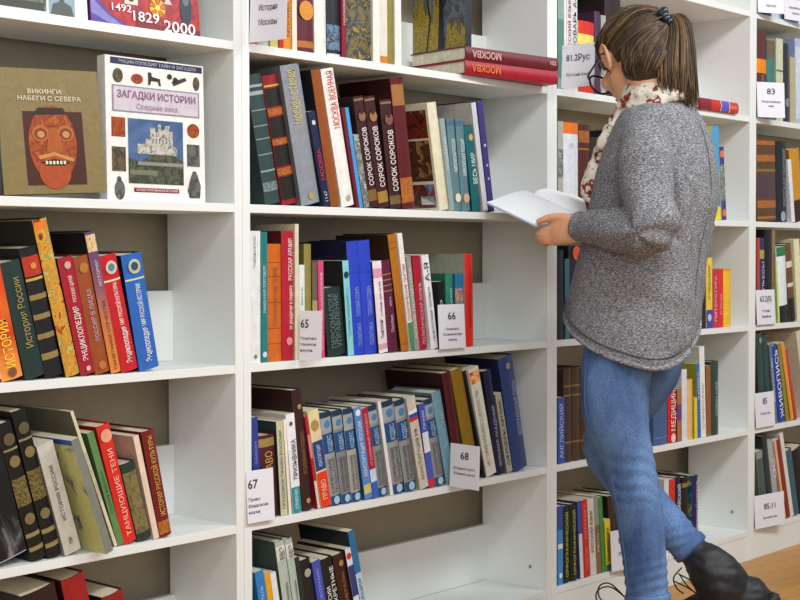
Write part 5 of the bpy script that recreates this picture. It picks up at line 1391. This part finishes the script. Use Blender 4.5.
boot([(.866, -.426, .182, .050, .050), (.865, -.430, .15, .049, .049), (.864, -.436, .09, .050, .050), (.864, -.440, .05, .046, .046)],
     [(.866, -.478, .048, .036, .036), (.862, -.43, .058, .040, .048), (.854, -.35, .050, .044, .034), (.844, -.27, .040, .042, .026), (.838, -.225, .034, .026, .018)],
     [(.866, -.505, .014, .028, .013), (.862, -.45, .014, .040, .013), (.852, -.35, .014, .044, .013), (.843, -.265, .014, .045, .013), (.837, -.205, .014, .026, .013)], (1, 0, 0),
     'planted boot under the straight leg',
     [[(.862, -.372, .168), (.835, -.345, .196), (.812, -.325, .190), (.812, -.322, .165), (.838, -.345, .150), (.862, -.368, .158)],
      [(.866, -.370, .165), (.848, -.335, .200), (.835, -.312, .192), (.840, -.315, .160), (.862, -.360, .152)],
      [(.862, -.372, .160), (.842, -.340, .140), (.838, -.330, .110)],
      [(.83, -.395, .12), (.855, -.372, .125), (.885, -.385, .12)], [(.83, -.375, .10), (.855, -.350, .105), (.885, -.365, .10)]])
boot([(1.078, -.396, .275, .034, .034), (1.088, -.418, .250, .038, .038), (1.098, -.444, .222, .054, .055), (1.112, -.474, .184, .066, .062), (1.120, -.486, .140, .066, .060)],
     [(1.172, -.560, .156, .040, .042), (1.154, -.534, .146, .050, .054), (1.122, -.478, .122, .050, .054), (1.096, -.410, .085, .048, .044), (1.078, -.36, .050, .044, .030), (1.066, -.328, .034, .026, .018)],
     [(1.192, -.584, .148, .030, .016), (1.168, -.548, .108, .046, .015), (1.122, -.468, .058, .046, .012), (1.092, -.40, .022, .048, .011), (1.075, -.355, .013, .044, .011), (1.063, -.315, .013, .024, .011)], (.9, .3, 0),
     'boot of the bent leg, heel raised',
     [[(1.052, -.405, .215), (1.040, -.390, .19), (1.045, -.395, .165), (1.06, -.405, .15)],
      [(1.045, -.40, .20), (1.058, -.430, .185), (1.075, -.44, .17)], [(1.045, -.39, .18), (1.060, -.42, .165), (1.08, -.43, .15)],
      [(1.048, -.40, .20), (1.05, -.42, .175), (1.07, -.45, .14), (1.08, -.46, .10)]],
     [(1.050, -.458, .224), (1.056, -.476, .198), (1.066, -.492, .172)])


# ---- hair
def hair_mat(name, c0, c1, c2):
    m, nt, N, L, b = new_mat(name)
    n = noise_node(N, L, 60, 4, .6, (1, 1, .5))
    r = ramp(N, [(.3, c0), (.55, c1), (.75, c2)])
    L.new(n.outputs['Fac'], r.inputs['Fac'])
    L.new(r.outputs[0], b.inputs['Base Color'])
    b.inputs['Roughness'].default_value = .52
    b.inputs['Specular IOR Level'].default_value = .35
    return m


hm = [hair_mat('hair_dark', '#2c2117', '#3e2f20', '#503c28'), hair_mat('hair_brown', '#46341f', '#5e482d', '#765a38'), hair_mat('hair_light', '#5c4428', '#745636', '#8c6c46')]
HC, HR = Vector((0, -.012, .022)), Vector((.079, .101, .093))


def hairline(y):
    t = [(-.12, -.085), (-.08, -.072), (-.045, -.080), (-.030, -.058), (-.016, .010), (.01, .014), (.03, .004), (.05, .012), (.07, .034), (.10, .052)]
    if y <= t[0][0]:
        return t[0][1]
    for (a, za), (b2, zb) in zip(t, t[1:]):
        if y <= b2:
            return za + (zb - za) * (y - a) / (b2 - a)
    return t[-1][1]


bm = bmesh.new()
nr, ns = 40, 56
grid = {}
for i in range(nr + 1):
    for k in range(ns):
        th, ph = math.pi * i / nr, 2 * math.pi * k / ns
        p = Vector((HR.x * math.sin(th) * math.cos(ph), HR.y * math.sin(th) * math.sin(ph), HR.z * math.cos(th))) + HC
        grid[i, k] = p
vv = {}


def gv(i, k, inner):
    k %= ns
    kk = (i, k, inner)
    if kk not in vv:
        p = grid[i, k]
        if inner:
            p = HC + (p - HC) * .90
        vv[kk] = bm.verts.new(hp(*p))
    return vv[kk]


for i in range(nr):
    for k in range(ns):
        ctr = (grid[i, k] + grid[i + 1, (k + 1) % ns]) / 2
        if ctr.z > hairline(ctr.y):
            for inner in (0, 1):
                q = [gv(i, k, inner), gv(i + 1, k, inner), gv(i + 1, k + 1, inner), gv(i, k + 1, inner)]
                q = list(dict.fromkeys(q))
                try:
                    bm.faces.new(q)
                except ValueError:
                    pass
hair = mesh_obj('hair', bm, hm, person, True)
TIE = HM.transposed() @ (Vector((1.026, -.362, 1.530)) - HO)
# combed strands from the hairline to the tie
bm = bmesh.new()


def on_skull(p, f):
    d = p - HC
    k = math.sqrt((d.x / HR.x) ** 2 + (d.y / HR.y) ** 2 + (d.z / HR.z) ** 2)
    return HC + d * (f / max(k, .2))


for n in range(430):
    ph = random.uniform(0, 2 * math.pi)
    y = math.sin(ph) * .1
    x = math.cos(ph) * .08
    z0 = hairline(y)
    s = on_skull(Vector((x, y - .012, z0 + random.uniform(0, .015))), 1.0)
    if random.random() < .45:
        s = on_skull(s.lerp(TIE, random.uniform(.1, .6)), 1.0)
    f = random.uniform(1.0, 1.05)
    pts = []
    for k in range(6):
        t = k / 5
        p = s.lerp(TIE, t)
        ff = f * (1 + .02 * math.sin(math.pi * t))
        p = on_skull(p, ff) if t < .98 else TIE + Vector((random.uniform(-.012, .012), random.uniform(-.004, .004), random.uniform(-.012, .012)))
        r = .0026 * (1 - .3 * t)
        pts.append((*hp(*p), r, r * .7))
    mi = random.choices((0, 1, 2), (5, 4, 1.6))[0]
    add_loft(bm, pts, 5, 3, mi=mi)
NC, NR = Vector((0, -.048, -.048)), Vector((.064, .060, .066))
add_ellipsoid(bm, hp(*NC), NR, HM, 24, 14, 0)
for n in range(150):
    a = random.uniform(math.pi * .98, math.pi * 2.02)
    e_ = random.uniform(-.75, .1)
    q0 = NC + Vector((NR.x * math.cos(a) * math.cos(e_), NR.y * math.sin(a) * math.cos(e_), NR.z * math.sin(e_))) * 1.02
    pts = [q0]
    for k in (1, 2, 3, 4):
        t = k / 4
        p = q0.lerp(TIE, t)
        if k < 4:
            g = p - NC
            l = math.sqrt((g.x / NR.x) ** 2 + (g.y / NR.y) ** 2 + (g.z / NR.z) ** 2)
            if l < 1.05:
                p = NC + g * (1.05 / max(l, .2))
            h_ = p - HC
            l = math.sqrt((h_.x / HR.x) ** 2 + (h_.y / HR.y) ** 2 + (h_.z / HR.z) ** 2)
            if l < 1.03:
                p = HC + h_ * (1.03 / max(l, .2))
        pts.append(p)
    add_loft(bm, [(*hp(*p), .0026, .0018) for p in pts], 5, 3, mi=random.choices((0, 1, 2), (6, 4, .8))[0])
for s in (-1, 1):
    for n in range(14):
        a = Vector((.071 * s, .050 - .0028 * n + random.uniform(-.002, .002), .010 - .001 * n))
        pts = [hp(*a), hp(a.x + .004 * s, a.y - .006, a.z - .02), hp(a.x - .002 * s, a.y - .004 - .006 * random.random(), a.z - .026 - .02 * random.random())]
        add_loft(bm, [(*p, .0016 * (1 - .4 * i), .0007) for i, p in enumerate(pts)], 5, 3, mi=0)
mesh_obj('combed_strands', bm, hm, hair, True)
# ponytail
bm = bmesh.new()
RV = rgt.copy()
tw = hp(*TIE)
for n in range(360):
    u = random.uniform(-1, 1)
    v = random.uniform(-1, 1)
    if u * u + v * v > 1.1:
        continue
    outer = .5 + .5 * u
    p0 = tw + Vector((random.uniform(-.008, .008), random.uniform(-.008, .008), random.uniform(-.008, .008)))
    p1 = tw - fwd * .012 + RV * (.000 + .030 * outer) + Vector((-.004, -.008, .004 + .014 * outer)) + fwd * (.014 * v)
    p2 = tw - fwd * .034 + RV * (-.016 + .064 * outer) + Vector((-.012, -.022, -.045 + .03 * outer)) + fwd * (.020 * v)
    p3 = tw - fwd * .056 + RV * (-.040 + .094 * outer) + Vector((-.016, -.028, -.12 + .012 * outer)) + fwd * (.022 * v)
    ln = random.uniform(.175, .225) * (.80 + .20 * outer)
    p4 = tw - fwd * .070 + RV * (-.040 + .094 * outer + random.uniform(-.008, .008)) + Vector((-.018, -.030, -ln)) + fwd * (.016 * v)
    r = random.uniform(.0018, .003)
    w = random.uniform(-.003, .003)
    add_loft(bm, [(*p0, r, r), (*p1, r, r), (*p2, r, r), (*(p3 + RV * w), r * .9, r * .9), (*p4, r * .3, r * .3)], 5, 4,
             mi=random.choices((0, 1, 2), (4, 4.5, 2.6))[0])
mesh_obj('ponytail', bm, hm, hair, True)
bm = bmesh.new()
td = (RV * .8 + Vector((0, 0, .35))).normalized()
for n in range(14):
    a = 2 * math.pi * n / 14
    s1 = td.cross(Vector((0, 0, 1))).normalized()
    s2 = td.cross(s1)
    add_ellipsoid(bm, tw - fwd * .030 + Vector((0, 0, .002)) + td * (.006 * math.sin(n * 2.4)) + (s1 * math.cos(a) + s2 * math.sin(a)) * .020, (.0115, .0115, .0115), seg=10, rings=6)
mesh_obj('hair_tie', bm, plain('#1c2430', .25), hair, True)

# ---- glasses
bm = bmesh.new()
for s in (-1, 1):
    rim = []
    for k in range(25):
        a = 2 * math.pi * k / 24
        x, z = .0335 + .031 * math.cos(a), -.008 + .025 * math.sin(a) + (.005 * math.cos(a) if math.sin(a) > 0 else 0)
        rim.append((x * s, .118 - .10 * (x - .0335) ** 2 / .03 - .10 * max(0, x - .03), z, .0028, .0028))
    add_loft(bm, hl(rim), 8, 0)
    add_loft(bm, hl([(.066 * s, .110, .004, .003), (.073 * s, .098, .006, .0028), (.080 * s, .05, .006, .0024), (.084 * s, .005, .008, .0024), (.083 * s, -.018, -.012, .0022)]), 8, 4)
add_loft(bm, hl([(-.0045, .118, -.002, .0024), (0, .1195, .001, .0024), (.0045, .118, -.002, .0024)]), 8, 3)
gl = mesh_obj('glasses', bm, plain('#121216', .25), person, True)
m_gl, nt, N, L, b_ = new_mat('lens_glass')
b_.inputs['Base Color'].default_value = (.95, .97, 1, 1)
n_ = noise_node(N, L, 5, 1)
r_ = ramp(N, [(0, '#f4f8fc'), (1, '#ffffff')])
L.new(n_.outputs['Fac'], r_.inputs['Fac'])
L.new(r_.outputs[0], b_.inputs['Base Color'])
b_.inputs['Transmission Weight'].default_value = 1
b_.inputs['Roughness'].default_value = .02
b_.inputs['IOR'].default_value = 1.02
for s in (-1, 1):
    bm = bmesh.new()
    f_, k_ = [], []
    for k in range(24):
        a = 2 * math.pi * k / 24
        x, z = .0335 + .030 * math.cos(a), -.008 + .024 * math.sin(a) + (.005 * math.cos(a) if math.sin(a) > 0 else 0)
        y = .1178 - .10 * (x - .0335) ** 2 / .03 - .10 * max(0, x - .03)
        f_.append(bm.verts.new(hp(x * s, y, z)))
        k_.append(bm.verts.new(hp(x * s, y - .0012, z)))
    bm.faces.new(f_)
    bm.faces.new(k_[::-1])
    for k in range(24):
        bm.faces.new((f_[k], k_[k], k_[(k + 1) % 24], f_[(k + 1) % 24]))
    mesh_obj('lens', bm, m_gl, gl)


# ---- scarf
def scarf_mat():
    m, nt, N, L, b = new_mat('cream_flowered_cloth')
    n = noise_node(N, L, 26, 2, .5)
    n2 = noise_node(N, L, 90, 3, .6, (1.2, .9, 1.1))
    r = ramp(N, [(.0, '#ddd6c6'), (.60, '#cfc6b4'), (.625, '#8c3028'), (.68, '#7c2824'), (.70, '#cfc6b4')], 'LINEAR')
    r2 = ramp(N, [(.36, '#6c6458'), (.42, '#ffffff')])
    L.new(n.outputs['Fac'], r.inputs['Fac'])
    L.new(n2.outputs['Fac'], r2.inputs['Fac'])
    mx = N.new('ShaderNodeMix')
    mx.data_type = 'RGBA'
    mx.blend_type = 'MULTIPLY'
    mx.inputs[0].default_value = .8
    L.new(r.outputs[0], mx.inputs[6])
    L.new(r2.outputs[0], mx.inputs[7])
    L.new(mx.outputs[2], b.inputs['Base Color'])
    b.inputs['Roughness'].default_value = .9
    return m


bm = bmesh.new()
for dz, rr, thk, ph0 in ((0, .070, .022, 0), (.024, .062, .018, .8), (-.018, .082, .016, 1.7)):
    loop = []
    for k in range(21):
        a = 2 * math.pi * k / 20
        d = RD * math.cos(a) * rr * 1.08 + FD * math.sin(a) * rr
        tiltz = -.012 * math.sin(a) + .004 * math.cos(a)      # lower in front
        loop.append((1.000 + d.x, -.362 + d.y, 1.352 + dz + tiltz + .005 * math.sin(3 * a + ph0), thk * .8, thk))
    add_loft(bm, loop, 12, 2)
# hanging end, draped down the chest in ruffles
dr = [(.985, -.310, 1.345, .026, .022), (.940, -.292, 1.285, .026, .022), (.918, -.276, 1.240, .022, .018), (.906, -.262, 1.190, .022, .018), (.894, -.248, 1.140, .026, .018), (.896, -.246, 1.105, .020, .014)]
add_loft(bm, dr, 16, 5, (.6, -.7, 0))
add_loft(bm, [(.94, -.31, 1.315, .018, .016), (.905, -.310, 1.285, .016, .014), (.892, -.296, 1.255, .017, .013), (.886, -.282, 1.225, .015, .011)], 12, 5, (.6, -.7, 0))


def scarf_warp(co, n):
    return n * (.0085 * noise.noise(Vector((co.x * 34, co.y * 34, co.z * 22))) + .003 * noise.noise(co * 70))


scarf = remeshed('scarf', bm, scarf_mat(), 0.005, 3, person, scarf_warp)
b = bmesh.new()
add_loft(b, [(.896, -.246, 1.108, .016, .010), (.899, -.246, 1.088, .013, .008), (.902, -.247, 1.072, .007, .005)], 10, 4, (.6, -.7, 0))
mesh_obj('scarf_tip', b, plain('#8c1c34', .9), scarf, True)

# ---- the open book in her hands: two page blocks arching from a gutter, thin cover underneath
ob = tag(empty('open_book', (.945, -.09, 1.06)), 'open white paged book held by the reader in front of the shelves', 'book')
UD = Vector((.012, .158, .060)).normalized()     # up the page
ND = Vector((.992, -.085, .085)).normalized().cross(UD)              # out of the page
OB = Vector((.938, -.187, 1.056))
XD = Vector((.992, -.085, .085)).normalized()
Hh = .170


def bpt(x, v, lift):
    return OB + XD * x + UD * v + ND * lift - Vector((.945, -.09, 1.06))


def arch(s):                                   # 0 gutter .. 1 outer edge
    return .003 + .021 * math.sin(math.pi * min(1, s * 1.05) ** .62) ** 1.0 * (1 - .35 * s)


for sgn, wid in ((-1, .166), (1, .158)):
    bm = bmesh.new()
    n = 14
    top, bot = [], []
    for k in range(n + 1):
        s = k / n
        x = sgn * wid * s
        hi, lo = arch(s) + .004 * (1 - s), .0008 + arch(s) * .45 * (1 if s < .97 else .9)
        top.append([bm.verts.new(bpt(x, v, hi)) for v in (0, Hh)])
        bot.append([bm.verts.new(bpt(x, v, lo)) for v in (0, Hh)])
    for k in range(n):
        bm.faces.new((top[k][0], top[k + 1][0], top[k + 1][1], top[k][1]))
        bm.faces.new((bot[k][0], bot[k][1], bot[k + 1][1], bot[k + 1][0]))
        bm.faces.new((top[k][0], bot[k][0], bot[k + 1][0], top[k + 1][0]))
        bm.faces.new((top[k][1], top[k + 1][1], bot[k + 1][1], bot[k][1]))
    for k in (0, n):
        bm.faces.new((top[k][0], top[k][1], bot[k][1], bot[k][0]))
    mesh_obj('page_block', bm, plain('#f5f6f8', .6, .015, 30), ob, False)
    bm = bmesh.new()
    t2, b2 = [], []
    for k in range(n + 1):
        s = k / n
        x = sgn * (wid + .003) * s
        lo = arch(s) * .45 - .0002
        t2.append([bm.verts.new(bpt(x, v, lo)) for v in (-.003, Hh + .003)])
        b2.append([bm.verts.new(bpt(x, v, lo - .0022)) for v in (-.003, Hh + .003)])
    for k in range(n):
        bm.faces.new((t2[k][0], t2[k + 1][0], t2[k + 1][1], t2[k][1]))
        bm.faces.new((b2[k][0], b2[k][1], b2[k + 1][1], b2[k + 1][0]))
        bm.faces.new((t2[k][0], b2[k][0], b2[k + 1][0], t2[k + 1][0]))
        bm.faces.new((t2[k][1], t2[k + 1][1], b2[k + 1][1], b2[k][1]))
    for k in (0, n):
        bm.faces.new((t2[k][0], t2[k][1], b2[k][1], b2[k][0]))
    mesh_obj('cover', bm, plain('#aebdcb', .5), ob)

build_texts()
